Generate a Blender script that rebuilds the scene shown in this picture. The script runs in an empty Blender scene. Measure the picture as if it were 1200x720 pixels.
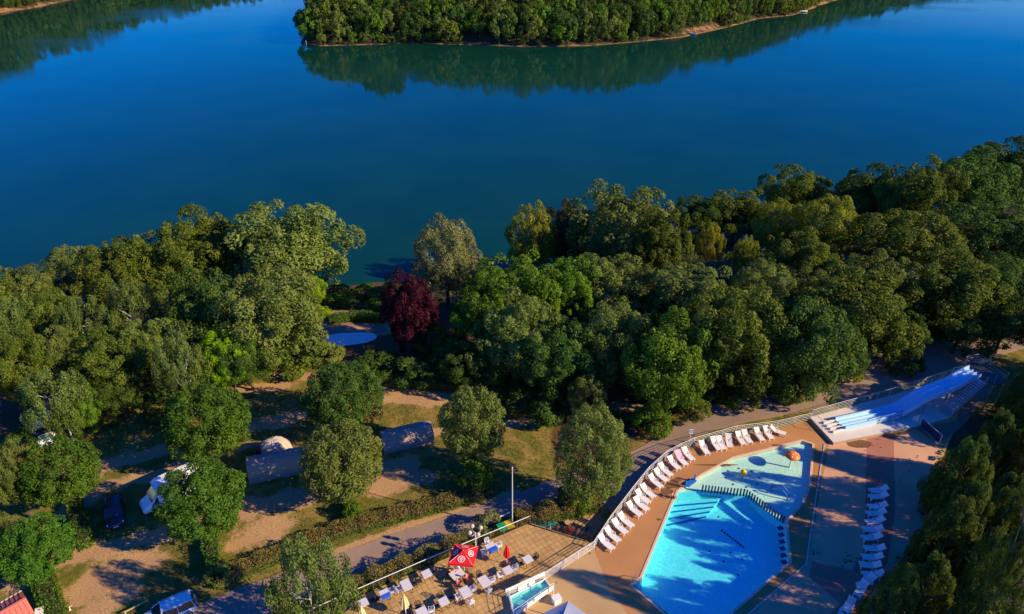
import bpy, bmesh, math, random
import numpy as np
from mathutils import Vector, Matrix, Euler
from mathutils.geometry import tessellate_polygon

R = math.radians
scene = bpy.context.scene
COL = scene.collection

# ------------------------------------------------------------------ camera, sky, sun, exposure
CAM_H, PITCH, FOC = 51.0, R(30.5), 800.0          # metres above the pool deck, tilt below the horizon, focal length for a 1200 wide frame
cam_d = bpy.data.cameras.new("camera"); cam = bpy.data.objects.new("camera", cam_d); COL.objects.link(cam)
cam.location = (0, 0, CAM_H); cam.rotation_euler = (R(90) - PITCH, 0, 0)
cam_d.sensor_width = 36; cam_d.lens = 24; cam_d.clip_start = 0.5; cam_d.clip_end = 9000
scene.camera = cam
SUN_EL, SUN_AZ = R(27.5), R(108)                  # azimuth measured from +Y towards +X
world = bpy.data.worlds.new("World"); scene.world = world; world.use_nodes = True
wn, wl = world.node_tree.nodes, world.node_tree.links
sky = wn.new("ShaderNodeTexSky"); sky.sky_type = 'NISHITA'; sky.sun_disc = False
sky.sun_elevation = SUN_EL; sky.sun_rotation = SUN_AZ; sky.air_density = 0.85; sky.dust_density = 0.0; sky.ozone_density = 4.0; sky.altitude = 300
hs = wn.new("ShaderNodeHueSaturation"); hs.inputs['Saturation'].default_value = 1.58; hs.inputs['Hue'].default_value = 0.525
wl.new(sky.outputs[0], hs.inputs['Color']); wl.new(hs.outputs[0], wn['Background'].inputs[0])
wn['Background'].inputs[1].default_value = 0.15
sun_d = bpy.data.lights.new("sun", 'SUN'); sun_d.energy = 4.3; sun_d.angle = R(0.5); sun_d.color = (1.0, 0.80, 0.44)
sun = bpy.data.objects.new("sun", sun_d); COL.objects.link(sun)
sdir = Vector((-math.sin(SUN_AZ) * math.cos(SUN_EL), -math.cos(SUN_AZ) * math.cos(SUN_EL), -math.sin(SUN_EL)))
sun.rotation_euler = sdir.to_track_quat('-Z', 'Y').to_euler()
scene.view_settings.view_transform = 'Standard'; scene.view_settings.look = 'None'
scene.view_settings.gamma = 1.0; scene.view_settings.exposure = 0.85
scene.cycles.max_bounces = 6; scene.cycles.transparent_max_bounces = 16
scene.cycles.caustics_reflective = False; scene.cycles.caustics_refractive = False
LAKE_Z = -8.0

# ------------------------------------------------------------------ surveying: photo points to places on the ground
CP, SP = math.cos(PITCH), math.sin(PITCH)
def P(px, py, z=0.0):
    u = (px - 600) / FOC; v = (py - 360) / FOC
    t = (CAM_H - z) / (SP + v * CP)
    return Vector((u * t, t * (CP - v * SP), z))
def scale_at(px, py, z=0.0):
    return FOC / ((CAM_H - z) / (SP + (py - 360) / FOC * CP))
def proj(x, y, z):
    d = y * CP - (z - CAM_H) * SP; h = y * SP + (z - CAM_H) * CP
    d = np.maximum(d, 1e-3)
    return 600 + FOC * x / d, 360 - FOC * h / d
def sstep(a, b, x):
    t = np.clip((x - a) / (b - a), 0, 1); return t * t * (3 - 2 * t)

_SX = np.array([-900, -160, -75, -25, 20, 60, 115, 200, 900.0])
_SY = np.array([60, 92, 102, 109, 117, 131, 152, 175, 240.0])
def shore(x): return np.interp(x, _SX, _SY)
def ground_raw(x, y):
    x = np.asarray(x, float); y = np.asarray(y, float)
    low = -1.25 + 1.2 * sstep(8, 34, x)
    d = shore(x) - y                                  # metres inland of the waterline
    s = sstep(26, 0, d)
    z = low * (1 - s) + LAKE_Z * s
    z = np.where(d < 0, LAKE_Z + d * 0.22, z)
    return np.maximum(z, LAKE_Z - 4)
def ground(x, y): return float(ground_raw(x, y))
def PG(px, py, dz=0.0):
    z = -0.6
    for _ in range(8):
        p = P(px, py, z + dz); z = ground(p.x, p.y)
    return Vector((p.x, p.y, z))

# ------------------------------------------------------------------ objects, tags
def tag(o, label=None, cat=None, group=None, kind=None):
    if label: o['label'] = label
    if cat: o['category'] = cat
    if group: o['group'] = group
    if kind: o['kind'] = kind
    return o
def thing(name, label, cat, loc=(0, 0, 0), rz=0.0, group=None):
    o = bpy.data.objects.new(name, None); COL.objects.link(o); o.empty_display_size = 0.3
    o.location = loc; o.rotation_euler = (0, 0, rz)
    return tag(o, label, cat, group)
def link(name, me, parent=None, loc=None, scale=None, rot=None):
    o = bpy.data.objects.new(name, me); COL.objects.link(o)
    if parent: o.parent = parent
    if loc is not None: o.location = loc
    if scale is not None: o.scale = scale
    if rot is not None: o.rotation_euler = rot
    return o
def kids(o): return [c for c in KIDS.get(o.name, [])]
def copy_tree(o, loc, rz, label, group=None, scale=None):
    r = o.copy(); COL.objects.link(r); r.location = loc; r.rotation_euler = (0, 0, rz); r['label'] = label
    if group: r['group'] = group
    if scale: r.scale = scale
    for ch in o.children:
        c = ch.copy(); COL.objects.link(c); c.parent = r
        for g in ch.children:
            d = g.copy(); COL.objects.link(d); d.parent = c
    return r

class MB:
    def __init__(s): s.v = []; s.f = []; s.m = []
    def add(s, vs, fs, m=0):
        b = len(s.v); s.v += [tuple(q) for q in vs]; s.f += [tuple(i + b for i in f) for f in fs]; s.m += [m] * len(fs); return s
    def box(s, c, d, rz=0.0, m=0, rot=None):
        x, y, z = d[0] / 2, d[1] / 2, d[2] / 2
        M = (rot.to_matrix() if rot is not None else Matrix.Rotation(rz, 3, 'Z')); c = Vector(c)
        vs = [M @ Vector(q) + c for q in ((-x, -y, -z), (x, -y, -z), (x, y, -z), (-x, y, -z), (-x, -y, z), (x, -y, z), (x, y, z), (-x, y, z))]
        return s.add(vs, ((0, 3, 2, 1), (4, 5, 6, 7), (0, 1, 5, 4), (1, 2, 6, 5), (2, 3, 7, 6), (3, 0, 4, 7)), m)
    def tube(s, a, b, r, r2=None, n=6, m=0, caps=True):
        a, b = Vector(a), Vector(b); r2 = r if r2 is None else r2
        d = (b - a).normalized(); u = d.orthogonal().normalized(); w = d.cross(u)
        vs = []
        for c, q in ((a, r), (b, r2)):
            for i in range(n):
                t = 2 * math.pi * i / n; vs.append(c + (u * math.cos(t) + w * math.sin(t)) * q)
        fs = [(i, (i + 1) % n, n + (i + 1) % n, n + i) for i in range(n)]
        if caps: fs += [tuple(range(n - 1, -1, -1)), tuple(range(n, 2 * n))]
        return s.add(vs, fs, m)
    def path(s, pts, r, n=6, m=0):
        for a, b in zip(pts[:-1], pts[1:]): s.tube(a, b, r, n=n, m=m)
        return s
    def lathe(s, prof, n=12, c=(0, 0, 0), m=0, sx=1.0, sy=1.0):
        vs = []; c = Vector(c)
        for r, z in prof:
            for i in range(n):
                t = 2 * math.pi * i / n; vs.append(c + Vector((r * math.cos(t) * sx, r * math.sin(t) * sy, z)))
        fs = []
        for k in range(len(prof) - 1):
            for i in range(n): fs.append((k * n + i, k * n + (i + 1) % n, (k + 1) * n + (i + 1) % n, (k + 1) * n + i))
        fs += [tuple(range(n - 1, -1, -1)), tuple((len(prof) - 1) * n + i for i in range(n))]
        return s.add(vs, fs, m)
    def ball(s, c, r, n=10, k=7, m=0, sc=(1, 1, 1)):
        prof = [(max(1e-4, r * math.sin(math.pi * i / k)) , -r * math.cos(math.pi * i / k) * sc[2]) for i in range(k + 1)]
        return s.lathe(prof, n, c, m, sc[0], sc[1])
    def prism(s, poly, z0, z1, m=0, holes=(), side=True, bottom=True, mside=None):
        """poly: ccw or cw list of (x,y); extruded from z0 to z1 (z1 may be None for a sheet)"""
        rings = [list(poly)] + [list(h) for h in holes]
        flat = [q for r in rings for q in r]; n = len(flat)
        tris = tessellate_polygon([[Vector((q[0], q[1], 0)) for q in r] for r in rings])
        def up(t):
            a, b, c = (flat[i] for i in t)
            return t if (b[0] - a[0]) * (c[1] - a[1]) - (b[1] - a[1]) * (c[0] - a[0]) > 0 else (t[0], t[2], t[1])
        tris = [up(tuple(t)) for t in tris]
        zt = z0 if z1 is None else z1
        vs = [(q[0], q[1], zt) for q in flat]; fs = list(tris); ms = [m] * len(fs)
        if z1 is not None:
            vs += [(q[0], q[1], z0) for q in flat]
            if bottom: fs += [(t[0] + n, t[2] + n, t[1] + n) for t in tris]; ms += [m] * len(tris)
            b = 0
            for r in rings:
                k = len(r)
                for i in range(k):
                    j = (i + 1) % k; fs.append((b + i, b + j, n + b + j, n + b + i)); ms.append(m if mside is None else mside)
                b += k
        base = len(s.v); s.v += vs; s.f += [tuple(i + base for i in f) for f in fs]; s.m += ms
        return s
    def mesh(s, name, mats, smooth=False, bevel=0.0, fix=False):
        me = bpy.data.meshes.new(name); me.from_pydata(s.v, [], s.f)
        for q in (mats if isinstance(mats, (list, tuple)) else [mats]): me.materials.append(q)
        me.polygons.foreach_set('material_index', s.m)
        if bevel or fix:
            bm = bmesh.new(); bm.from_mesh(me)
            if fix: bmesh.ops.recalc_face_normals(bm, faces=bm.faces)
            if bevel: bmesh.ops.bevel(bm, geom=list(bm.edges), offset=bevel, segments=2, affect='EDGES', clamp_overlap=True)
            bm.to_mesh(me); bm.free()
        if smooth: me.polygons.foreach_set('use_smooth', [True] * len(me.polygons))
        me.update(); return me
    def build(s, name, mats, parent=None, smooth=False, bevel=0.0, fix=False, **k):
        return link(name, s.mesh(name, mats, smooth, bevel, fix), parent, **k)

# ------------------------------------------------------------------ materials
def nodes_of(name):
    m = bpy.data.materials.new(name); m.use_nodes = True
    nt = m.node_tree; return m, nt.nodes, nt.links, nt.nodes['Principled BSDF']
def mat(name, col, rough=0.6, var=0.12, scale=3.0, bump=0.0, metal=0.0, spec=0.3, bscale=None, detail=4.0):
    m, n, l, b = nodes_of(name)
    b.inputs['Roughness'].default_value = rough; b.inputs['Metallic'].default_value = metal; b.inputs['Specular IOR Level'].default_value = spec
    tc = n.new('ShaderNodeTexCoord'); nz = n.new('ShaderNodeTexNoise'); nz.inputs['Scale'].default_value = scale; nz.inputs['Detail'].default_value = detail
    l.new(tc.outputs['Object'], nz.inputs['Vector'])
    mx = n.new('ShaderNodeMix'); mx.data_type = 'RGBA'
    mx.inputs['A'].default_value = (*[c * (1 - var) for c in col], 1); mx.inputs['B'].default_value = (*[min(1, c * (1 + var)) for c in col], 1)
    l.new(nz.outputs['Fac'], mx.inputs['Factor']); l.new(mx.outputs['Result'], b.inputs['Base Color'])
    if bump:
        bp = n.new('ShaderNodeBump'); bp.inputs['Strength'].default_value = bump; bp.inputs['Distance'].default_value = 0.03
        nb = n.new('ShaderNodeTexNoise'); nb.inputs['Scale'].default_value = bscale or scale * 6; l.new(tc.outputs['Object'], nb.inputs['Vector'])
        l.new(nb.outputs['Fac'], bp.inputs['Height']); l.new(bp.outputs['Normal'], b.inputs['Normal'])
    return m
def rampmix(n, l, fac, c0, c1, p0=0.35, p1=0.65):
    r = n.new('ShaderNodeValToRGB'); r.color_ramp.elements[0].position = p0; r.color_ramp.elements[1].position = p1
    r.color_ramp.elements[0].color = (*c0, 1); r.color_ramp.elements[1].color = (*c1, 1); l.new(fac, r.inputs[0]); return r.outputs[0]
def noise(n, l, vec, scale, detail=4, rough=0.55):
    q = n.new('ShaderNodeTexNoise'); q.inputs['Scale'].default_value = scale; q.inputs['Detail'].default_value = detail; q.inputs['Roughness'].default_value = rough
    l.new(vec, q.inputs['Vector']); return q.outputs['Fac']
def mixc(n, l, fac, a, b, mode='MIX'):
    q = n.new('ShaderNodeMix'); q.data_type = 'RGBA'; q.blend_type = mode
    for s, v in (('Factor', fac), ('A', a), ('B', b)):
        if hasattr(v, 'node'): l.new(v, q.inputs[s])
        elif isinstance(v, (int, float)): q.inputs[s].default_value = v
        else: q.inputs[s].default_value = (*v, 1)
    return q.outputs['Result']
def math_n(n, l, op, a, b=None, clamp=False):
    q = n.new('ShaderNodeMath'); q.operation = op; q.use_clamp = clamp
    for i, v in enumerate((a, b)):
        if v is None: continue
        if hasattr(v, 'node'): l.new(v, q.inputs[i])
        else: q.inputs[i].default_value = v
    return q.outputs[0]

def leaf_mat(name, dark, light, trans=0.30, hue=0.012, val=0.12):
    m = bpy.data.materials.new(name); m.use_nodes = True; n, l = m.node_tree.nodes, m.node_tree.links
    n.remove(n['Principled BSDF']); out = n['Material Output']
    at = n.new('ShaderNodeAttribute'); at.attribute_name = 'tint'
    c = rampmix(n, l, at.outputs['Fac'], dark, light, 0.05, 0.95)
    oi = n.new('ShaderNodeObjectInfo'); h = n.new('ShaderNodeHueSaturation'); l.new(c, h.inputs['Color'])
    l.new(math_n(n, l, 'MULTIPLY_ADD', oi.outputs['Random'], hue * 2), h.inputs['Hue']); h.inputs['Hue'].links[0].from_node.inputs[2].default_value = 0.5 - hue
    l.new(math_n(n, l, 'MULTIPLY_ADD', oi.outputs['Random'], val * 2), h.inputs['Value']); h.inputs['Value'].links[0].from_node.inputs[2].default_value = 1 - val
    d = n.new('ShaderNodeBsdfDiffuse'); t = n.new('ShaderNodeBsdfTranslucent'); g = n.new('ShaderNodeBsdfGlossy'); g.inputs['Roughness'].default_value = 0.45
    g.inputs['Color'].default_value = (0.8, 0.85, 0.8, 1)
    l.new(h.outputs[0], d.inputs[0]); l.new(h.outputs[0], t.inputs[0])
    m1 = n.new('ShaderNodeMixShader'); m1.inputs[0].default_value = trans; l.new(d.outputs[0], m1.inputs[1]); l.new(t.outputs[0], m1.inputs[2])
    m2 = n.new('ShaderNodeMixShader'); m2.inputs[0].default_value = 0.006; l.new(m1.outputs[0], m2.inputs[1]); l.new(g.outputs[0], m2.inputs[2])
    l.new(m2.outputs[0], out.inputs[0]); return m

LEAF = {
 'oak':    leaf_mat('oak_leaf', (0.050, 0.087, 0.009), (0.178, 0.212, 0.029)),
 'dark':   leaf_mat('dark_leaf', (0.031, 0.074, 0.011), (0.107, 0.173, 0.029)),
 'lime':   leaf_mat('lime_leaf', (0.032, 0.090, 0.009), (0.111, 0.206, 0.021)),
 'olive':  leaf_mat('olive_leaf', (0.084, 0.121, 0.021), (0.224, 0.268, 0.056)),
 'pale':   leaf_mat('pale_leaf', (0.109, 0.127, 0.037), (0.278, 0.283, 0.102)),
 'yellow': leaf_mat('yellow_leaf', (0.120, 0.146, 0.012), (0.328, 0.320, 0.031)),
 'bright': leaf_mat('bright_leaf', (0.109, 0.221, 0.007), (0.296, 0.441, 0.013), 0.3),
 'fresh':  leaf_mat('fresh_leaf', (0.048, 0.116, 0.009), (0.156, 0.256, 0.020), 0.28),
 'birch':  leaf_mat('birch_leaf', (0.064, 0.112, 0.021), (0.180, 0.238, 0.055), 0.28),
 'copper': leaf_mat('copper_leaf', (0.017, 0.004, 0.009), (0.094, 0.014, 0.029)),
 'tawny':  leaf_mat('tawny_leaf', (0.070, 0.066, 0.020), (0.165, 0.150, 0.046)),
 'brown':  leaf_mat('brown_leaf', (0.085, 0.060, 0.023), (0.187, 0.124, 0.047)),
 'pine':   leaf_mat('pine_needle', (0.030, 0.058, 0.009), (0.125, 0.165, 0.022)),
 'far':    leaf_mat('far_leaf', (0.029, 0.068, 0.010), (0.106, 0.173, 0.031), hue=0.02, val=0.25),
 'hedge':  leaf_mat('hedge_leaf', (0.064, 0.113, 0.018), (0.175, 0.221, 0.052)),
 'hedgetop': leaf_mat('hedge_brown_leaf', (0.148, 0.119, 0.028), (0.346, 0.228, 0.076)),
 'privet': leaf_mat('privet_leaf', (0.046, 0.123, 0.011), (0.133, 0.247, 0.024)),
}
M = {
 'bark':   mat('bark', (0.10, 0.075, 0.05), 0.9, 0.4, 6, 0.4),
 'birchbark': mat('birch_bark', (0.55, 0.52, 0.46), 0.8, 0.35, 5, 0.2),
 'white':  mat('white_paint', (0.78, 0.76, 0.74), 0.45, 0.04, 2),
 'whiteplastic': mat('white_plastic', (0.80, 0.77, 0.76), 0.4, 0.05, 4),
 'galv':   mat('galvanised_rail', (0.62, 0.61, 0.62), 0.4, 0.1, 5, metal=0.2),
 'steel':  mat('steel', (0.5, 0.5, 0.52), 0.3, 0.08, 4, metal=0.8),
 'dark':   mat('dark_metal', (0.035, 0.033, 0.038), 0.45, 0.2, 6),
 'black':  mat('black_rubber', (0.02, 0.02, 0.02), 0.8, 0.2, 6),
 'concrete': mat('pale_concrete', (0.50, 0.46, 0.42), 0.85, 0.12, 1.5, 0.2),
 'slab':   mat('slide_slab', (0.66, 0.58, 0.53), 0.8, 0.14, 0.8, 0.15),
 'wallside': mat('tan_wall', (0.42, 0.30, 0.20), 0.9, 0.15, 1.5, 0.3),
 'coping': mat('pool_coping', (0.66, 0.44, 0.33), 0.75, 0.10, 2, 0.1),
 'tabletop': mat('table_top', (0.64, 0.60, 0.62), 0.35, 0.05, 5),
 'blue':   mat('blue_cloth', (0.02, 0.10, 0.55), 0.8, 0.12, 6),
 'red':    mat('red_canvas', (0.72, 0.012, 0.018), 0.75, 0.06, 3),
 'cream':  mat('cream_canvas', (0.70, 0.55, 0.26), 0.8, 0.12, 6, 0.3),
 'redstone': mat('parasol_base', (0.22, 0.08, 0.05), 0.85, 0.2, 5),
 'canvas': mat('grey_brown_canvas', (0.33, 0.245, 0.195), 0.9, 0.12, 1.2, 0.3),
 'palecanvas': mat('pale_canvas', (0.46, 0.39, 0.36), 0.85, 0.10, 3, 0.2),
 'lilac':  mat('grey_blue_canvas', (0.34, 0.36, 0.47), 0.8, 0.06, 2, 0.1),
 'roofred': mat('red_sheet_roof', (0.62, 0.17, 0.12), 0.6, 0.10, 2, 0.1),
 'wood':   mat('weathered_wood', (0.42, 0.31, 0.17), 0.85, 0.2, 6, 0.3),
 'cladding': mat('cabin_cladding', (0.50, 0.44, 0.35), 0.8, 0.12, 3, 0.2),
 'slide':  mat('slide_fibreglass', (0.42, 0.66, 0.86), 0.28, 0.04, 2, spec=0.5),
 'tread':  mat('stair_tread', (0.50, 0.56, 0.60), 0.5, 0.08, 4),
 'navy':   mat('navy_paint', (0.012, 0.035, 0.10), 0.45, 0.12, 4),
 'bluepaint': mat('blue_paint', (0.02, 0.14, 0.48), 0.45, 0.1, 4),
 'orange': mat('orange_fibreglass', (0.80, 0.19, 0.015), 0.4, 0.06, 3),
 'yellow': mat('yellow_plastic', (0.80, 0.55, 0.015), 0.45, 0.08, 3),
 'green':  mat('green_plastic', (0.015, 0.42, 0.13), 0.5, 0.08, 3),
 'bindark': mat('dark_bin_plastic', (0.05, 0.07, 0.06), 0.6, 0.1, 3),
 'cyan':   mat('turquoise_fabric', (0.02, 0.52, 0.72), 0.7, 0.08, 3),
 'pink':   mat('pink_towel', (0.72, 0.10, 0.32), 0.9, 0.25, 9),
 'pinkwhite': mat('pink_print_towel', (0.78, 0.40, 0.56), 0.95, 0.35, 14),
 'globe':  mat('opal_globe', (0.52, 0.42, 0.33), 0.25, 0.05, 2, spec=0.5),
 'wet':    mat('wet_deck', (0.20, 0.095, 0.035), 0.35, 0.12, 2),
 'carblack': mat('dark_car_paint', (0.012, 0.014, 0.030), 0.18, 0.05, 1, spec=0.6),
 'carwhite': mat('white_car_paint', (0.72, 0.74, 0.76), 0.25, 0.03, 1, spec=0.5),
 'carsilver': mat('silver_car_paint', (0.50, 0.54, 0.60), 0.25, 0.03, 1, metal=0.3),
 'glassdark': mat('car_glass', (0.02, 0.025, 0.035), 0.06, 0.05, 1, spec=0.7),
 'lampglass': mat('headlamp_glass', (0.75, 0.78, 0.8), 0.1, 0.03, 1, spec=0.7),
 'redlamp': mat('tail_lamp', (0.45, 0.02, 0.02), 0.2, 0.05, 1),
 'skin':   mat('skin', (0.50, 0.27, 0.18), 0.6, 0.06, 6),
 'hair':   mat('brown_hair', (0.10, 0.05, 0.025), 0.6, 0.2, 20),
 'blond':  mat('blond_hair', (0.62, 0.40, 0.13), 0.6, 0.2, 20),
 'orangecloth': mat('orange_shirt', (0.78, 0.28, 0.05), 0.85, 0.1, 8),
 'redcloth': mat('red_shirt', (0.62, 0.04, 0.04), 0.85, 0.1, 8),
 'darkcloth': mat('dark_swimwear', (0.02, 0.02, 0.03), 0.8, 0.1, 8),
 'rock':   mat('shore_rock', (0.36, 0.20, 0.11), 0.9, 0.3, 1.0, 0.5),
 'sandpad': mat('pale_sand', (0.70, 0.66, 0.64), 0.9, 0.10, 0.8, 0.2),
 'soil':   mat('brown_soil', (0.26, 0.16, 0.11), 0.95, 0.2, 1.0, 0.4),
 'kerbgrey': mat('kerb_stone', (0.46, 0.44, 0.45), 0.8, 0.1, 3),
 'liner':  mat('pool_liner', (0.40, 0.78, 0.86), 0.5, 0.05, 0.6),
 'linerlight': mat('splash_pool_floor', (0.80, 0.80, 0.66), 0.6, 0.08, 0.7),
}
def deck_mat(name, col, var=0.14):
    m, n, l, b = nodes_of(name); b.inputs['Roughness'].default_value = 0.85; b.inputs['Specular IOR Level'].default_value = 0.2
    tc = n.new('ShaderNodeTexCoord'); v = tc.outputs['Object']
    a = noise(n, l, v, 0.22, 5); c = noise(n, l, v, 9.0, 3); e = noise(n, l, v, 1.4, 6, 0.7)
    lo = tuple(q * (1 - var) for q in col); hi = tuple(q * (1 + var) for q in col)
    k = rampmix(n, l, a, lo, hi, 0.3, 0.7)
    k = mixc(n, l, rampmix(n, l, c, (0, 0, 0), (0.35, 0.35, 0.35), 0.4, 0.7), k, tuple(q * 0.78 for q in col))
    k = mixc(n, l, rampmix(n, l, e, (0, 0, 0), (0.5, 0.5, 0.5), 0.60, 0.75), k, tuple(q * 0.68 for q in col))
    l.new(k, b.inputs['Base Color'])
    bp = n.new('ShaderNodeBump'); bp.inputs['Strength'].default_value = 0.25; bp.inputs['Distance'].default_value = 0.01
    l.new(c, bp.inputs['Height']); l.new(bp.outputs[0], b.inputs['Normal']); return m
M['terracotta'] = deck_mat('terracotta_deck', (0.46, 0.215, 0.085))
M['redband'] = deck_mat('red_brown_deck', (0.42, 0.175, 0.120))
M['shadedeck'] = deck_mat('shade_tinted_deck', (0.60, 0.33, 0.20))  # beige deck again, with the mauve tone of its shade put into the colour
M['beige'] = deck_mat('beige_deck', (0.49, 0.312, 0.145))

def tile_mat():
    m, n, l, b = nodes_of('terrace_tiles'); b.inputs['Roughness'].default_value = 0.85
    tc = n.new('ShaderNodeTexCoord'); mp = n.new('ShaderNodeMapping'); mp.inputs['Rotation'].default_value = (0, 0, -R(31.5)); l.new(tc.outputs['Object'], mp.inputs['Vector'])
    br = n.new('ShaderNodeTexBrick'); br.offset = 0.0; br.squash = 1.0
    br.inputs['Scale'].default_value = 1.0; br.inputs['Brick Width'].default_value = 0.5; br.inputs['Row Height'].default_value = 0.5
    br.inputs['Mortar Size'].default_value = 0.022; br.inputs['Mortar Smooth'].default_value = 0.3; br.inputs['Bias'].default_value = 0
    br.inputs['Color1'].default_value = (0.47, 0.285, 0.105, 1); br.inputs['Color2'].default_value = (0.56, 0.345, 0.125, 1); br.inputs['Mortar'].default_value = (0.22, 0.13, 0.06, 1)
    l.new(mp.outputs[0], br.inputs['Vector'])
    a = noise(n, l, tc.outputs['Object'], 0.5, 5)
    k = mixc(n, l, 1.0, br.outputs['Color'], rampmix(n, l, a, (0.72, 0.68, 0.64), (1.08, 1.08, 1.08), 0.3, 0.7), 'MULTIPLY')
    e = noise(n, l, tc.outputs['Object'], 2.5, 6, 0.7)
    k = mixc(n, l, rampmix(n, l, e, (0, 0, 0), (0.55, 0.55, 0.55), 0.58, 0.75), k, (0.22, 0.14, 0.07))
    l.new(k, b.inputs['Base Color'])
    bp = n.new('ShaderNodeBump'); bp.inputs['Strength'].default_value = 0.5; bp.inputs['Distance'].default_value = 0.015; bp.invert = True
    l.new(br.outputs['Fac'], bp.inputs['Height']); l.new(bp.outputs[0], b.inputs['Normal']); return m
M['tiles'] = tile_mat()

def asphalt_mat():
    m, n, l, b = nodes_of('old_asphalt'); b.inputs['Roughness'].default_value = 0.9
    v = n.new('ShaderNodeTexCoord').outputs['Object']
    a = noise(n, l, v, 0.35, 6, 0.65); c = noise(n, l, v, 14, 3); e = noise(n, l, v, 1.1, 6, 0.7)
    k = rampmix(n, l, a, (0.235, 0.150, 0.115), (0.33, 0.215, 0.160), 0.3, 0.7)
    k = mixc(n, l, rampmix(n, l, e, (0, 0, 0), (0.7, 0.7, 0.7), 0.55, 0.72), k, (0.19, 0.13, 0.105))
    k = mixc(n, l, rampmix(n, l, c, (0, 0, 0), (0.4, 0.4, 0.4), 0.4, 0.7), k, (0.32, 0.25, 0.2))
    at = n.new('ShaderNodeAttribute'); at.attribute_name = 'edge'
    f = math_n(n, l, 'ADD', at.outputs['Fac'], math_n(n, l, 'MULTIPLY', math_n(n, l, 'SUBTRACT', e, 0.5), 1.4), True)
    k = mixc(n, l, rampmix(n, l, f, (0, 0, 0), (1, 1, 1), 0.5, 0.8), k, (0.36, 0.22, 0.12))
    l.new(k, b.inputs['Base Color'])
    bp = n.new('ShaderNodeBump'); bp.inputs['Strength'].default_value = 0.3; bp.inputs['Distance'].default_value = 0.02
    l.new(c, bp.inputs['Height']); l.new(bp.outputs[0], b.inputs['Normal']); return m
M['asphalt'] = asphalt_mat()

def ground_mat():
    m, n, l, b = nodes_of('campsite_ground'); b.inputs['Roughness'].default_value = 0.95; b.inputs['Specular IOR Level'].default_value = 0.1
    v = n.new('ShaderNodeTexCoord').outputs['Object']
    A = {}
    for k in ('dirt', 'dry', 'litter'):
        q = n.new('ShaderNodeAttribute'); q.attribute_name = k; A[k] = q.outputs['Fac']
    n1 = noise(n, l, v, 0.45, 8, 0.68); n2 = noise(n, l, v, 2.2, 6, 0.7); n3 = noise(n, l, v, 11, 4, 0.6); n4 = noise(n, l, v, 0.12, 4)
    green = rampmix(n, l, n2, (0.090, 0.095, 0.016), (0.185, 0.165, 0.034), 0.3, 0.7)
    dry = rampmix(n, l, n2, (0.220, 0.155, 0.038), (0.350, 0.235, 0.070), 0.3, 0.7)
    dirt = rampmix(n, l, n3, (0.37, 0.210, 0.098), (0.52, 0.315, 0.160), 0.3, 0.7)
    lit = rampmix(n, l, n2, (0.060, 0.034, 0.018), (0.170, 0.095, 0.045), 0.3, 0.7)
    fd = math_n(n, l, 'ADD', A['dry'], math_n(n, l, 'MULTIPLY', math_n(n, l, 'SUBTRACT', n1, 0.5), 3.2), True)
    k = mixc(n, l, rampmix(n, l, fd, (0, 0, 0), (1, 1, 1), 0.25, 0.75), green, dry)
    ft = math_n(n, l, 'ADD', A['dirt'], math_n(n, l, 'MULTIPLY', math_n(n, l, 'SUBTRACT', n1, 0.5), 2.2), False)
    ft2 = math_n(n, l, 'ADD', ft, math_n(n, l, 'MULTIPLY', math_n(n, l, 'SUBTRACT', n3, 0.5), 0.7), True)
    k = mixc(n, l, rampmix(n, l, ft2, (0, 0, 0), (1, 1, 1), 0.38, 0.66), k, dirt)
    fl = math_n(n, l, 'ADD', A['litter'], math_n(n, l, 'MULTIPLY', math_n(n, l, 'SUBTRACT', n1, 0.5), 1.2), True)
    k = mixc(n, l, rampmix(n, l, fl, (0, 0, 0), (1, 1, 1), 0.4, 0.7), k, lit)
    k = mixc(n, l, 1.0, k, rampmix(n, l, n3, (0.7, 0.7, 0.7), (1.2, 1.2, 1.2), 0.3, 0.7), 'MULTIPLY')
    l.new(k, b.inputs['Base Color'])
    bp = n.new('ShaderNodeBump'); bp.inputs['Strength'].default_value = 0.6; bp.inputs['Distance'].default_value = 0.06
    l.new(math_n(n, l, 'ADD', n3, n2), bp.inputs['Height']); l.new(bp.outputs[0], b.inputs['Normal']); return m
M['ground'] = ground_mat()

def lake_mat():
    m = bpy.data.materials.new('lake_water'); m.use_nodes = True; n, l = m.node_tree.nodes, m.node_tree.links
    n.remove(n['Principled BSDF']); v = n.new('ShaderNodeTexCoord').outputs['Object']
    mp = n.new('ShaderNodeMapping'); mp.inputs['Scale'].default_value = (1, 1, 1); l.new(v, mp.inputs['Vector'])
    h1 = noise(n, l, mp.outputs[0], 0.9, 4, 0.5); h2 = noise(n, l, mp.outputs[0], 0.05, 3)
    bp = n.new('ShaderNodeBump'); bp.inputs['Strength'].default_value = 0.09; bp.inputs['Distance'].default_value = 0.05; l.new(h1, bp.inputs['Height'])
    d = n.new('ShaderNodeBsdfDiffuse'); l.new(rampmix(n, l, h2, (0.002, 0.036, 0.025), (0.004, 0.046, 0.030), 0.3, 0.7), d.inputs[0])
    g = n.new('ShaderNodeBsdfGlossy'); g.inputs['Roughness'].default_value = 0.05; g.inputs['Color'].default_value = (0.67, 0.67, 0.67, 1); l.new(bp.outputs[0], g.inputs['Normal'])
    l.new(rampmix(n, l, noise(n, l, v, 0.018, 4, 0.6), (0.03,) * 3, (0.13,) * 3, 0.42, 0.68), g.inputs['Roughness'])
    fr = n.new('ShaderNodeFresnel'); fr.inputs[0].default_value = 1.35; l.new(bp.outputs[0], fr.inputs['Normal'])
    mx = n.new('ShaderNodeMixShader'); l.new(fr.outputs[0], mx.inputs[0]); l.new(d.outputs[0], mx.inputs[1]); l.new(g.outputs[0], mx.inputs[2])
    l.new(mx.outputs[0], n['Material Output'].inputs[0]); return m
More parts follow.
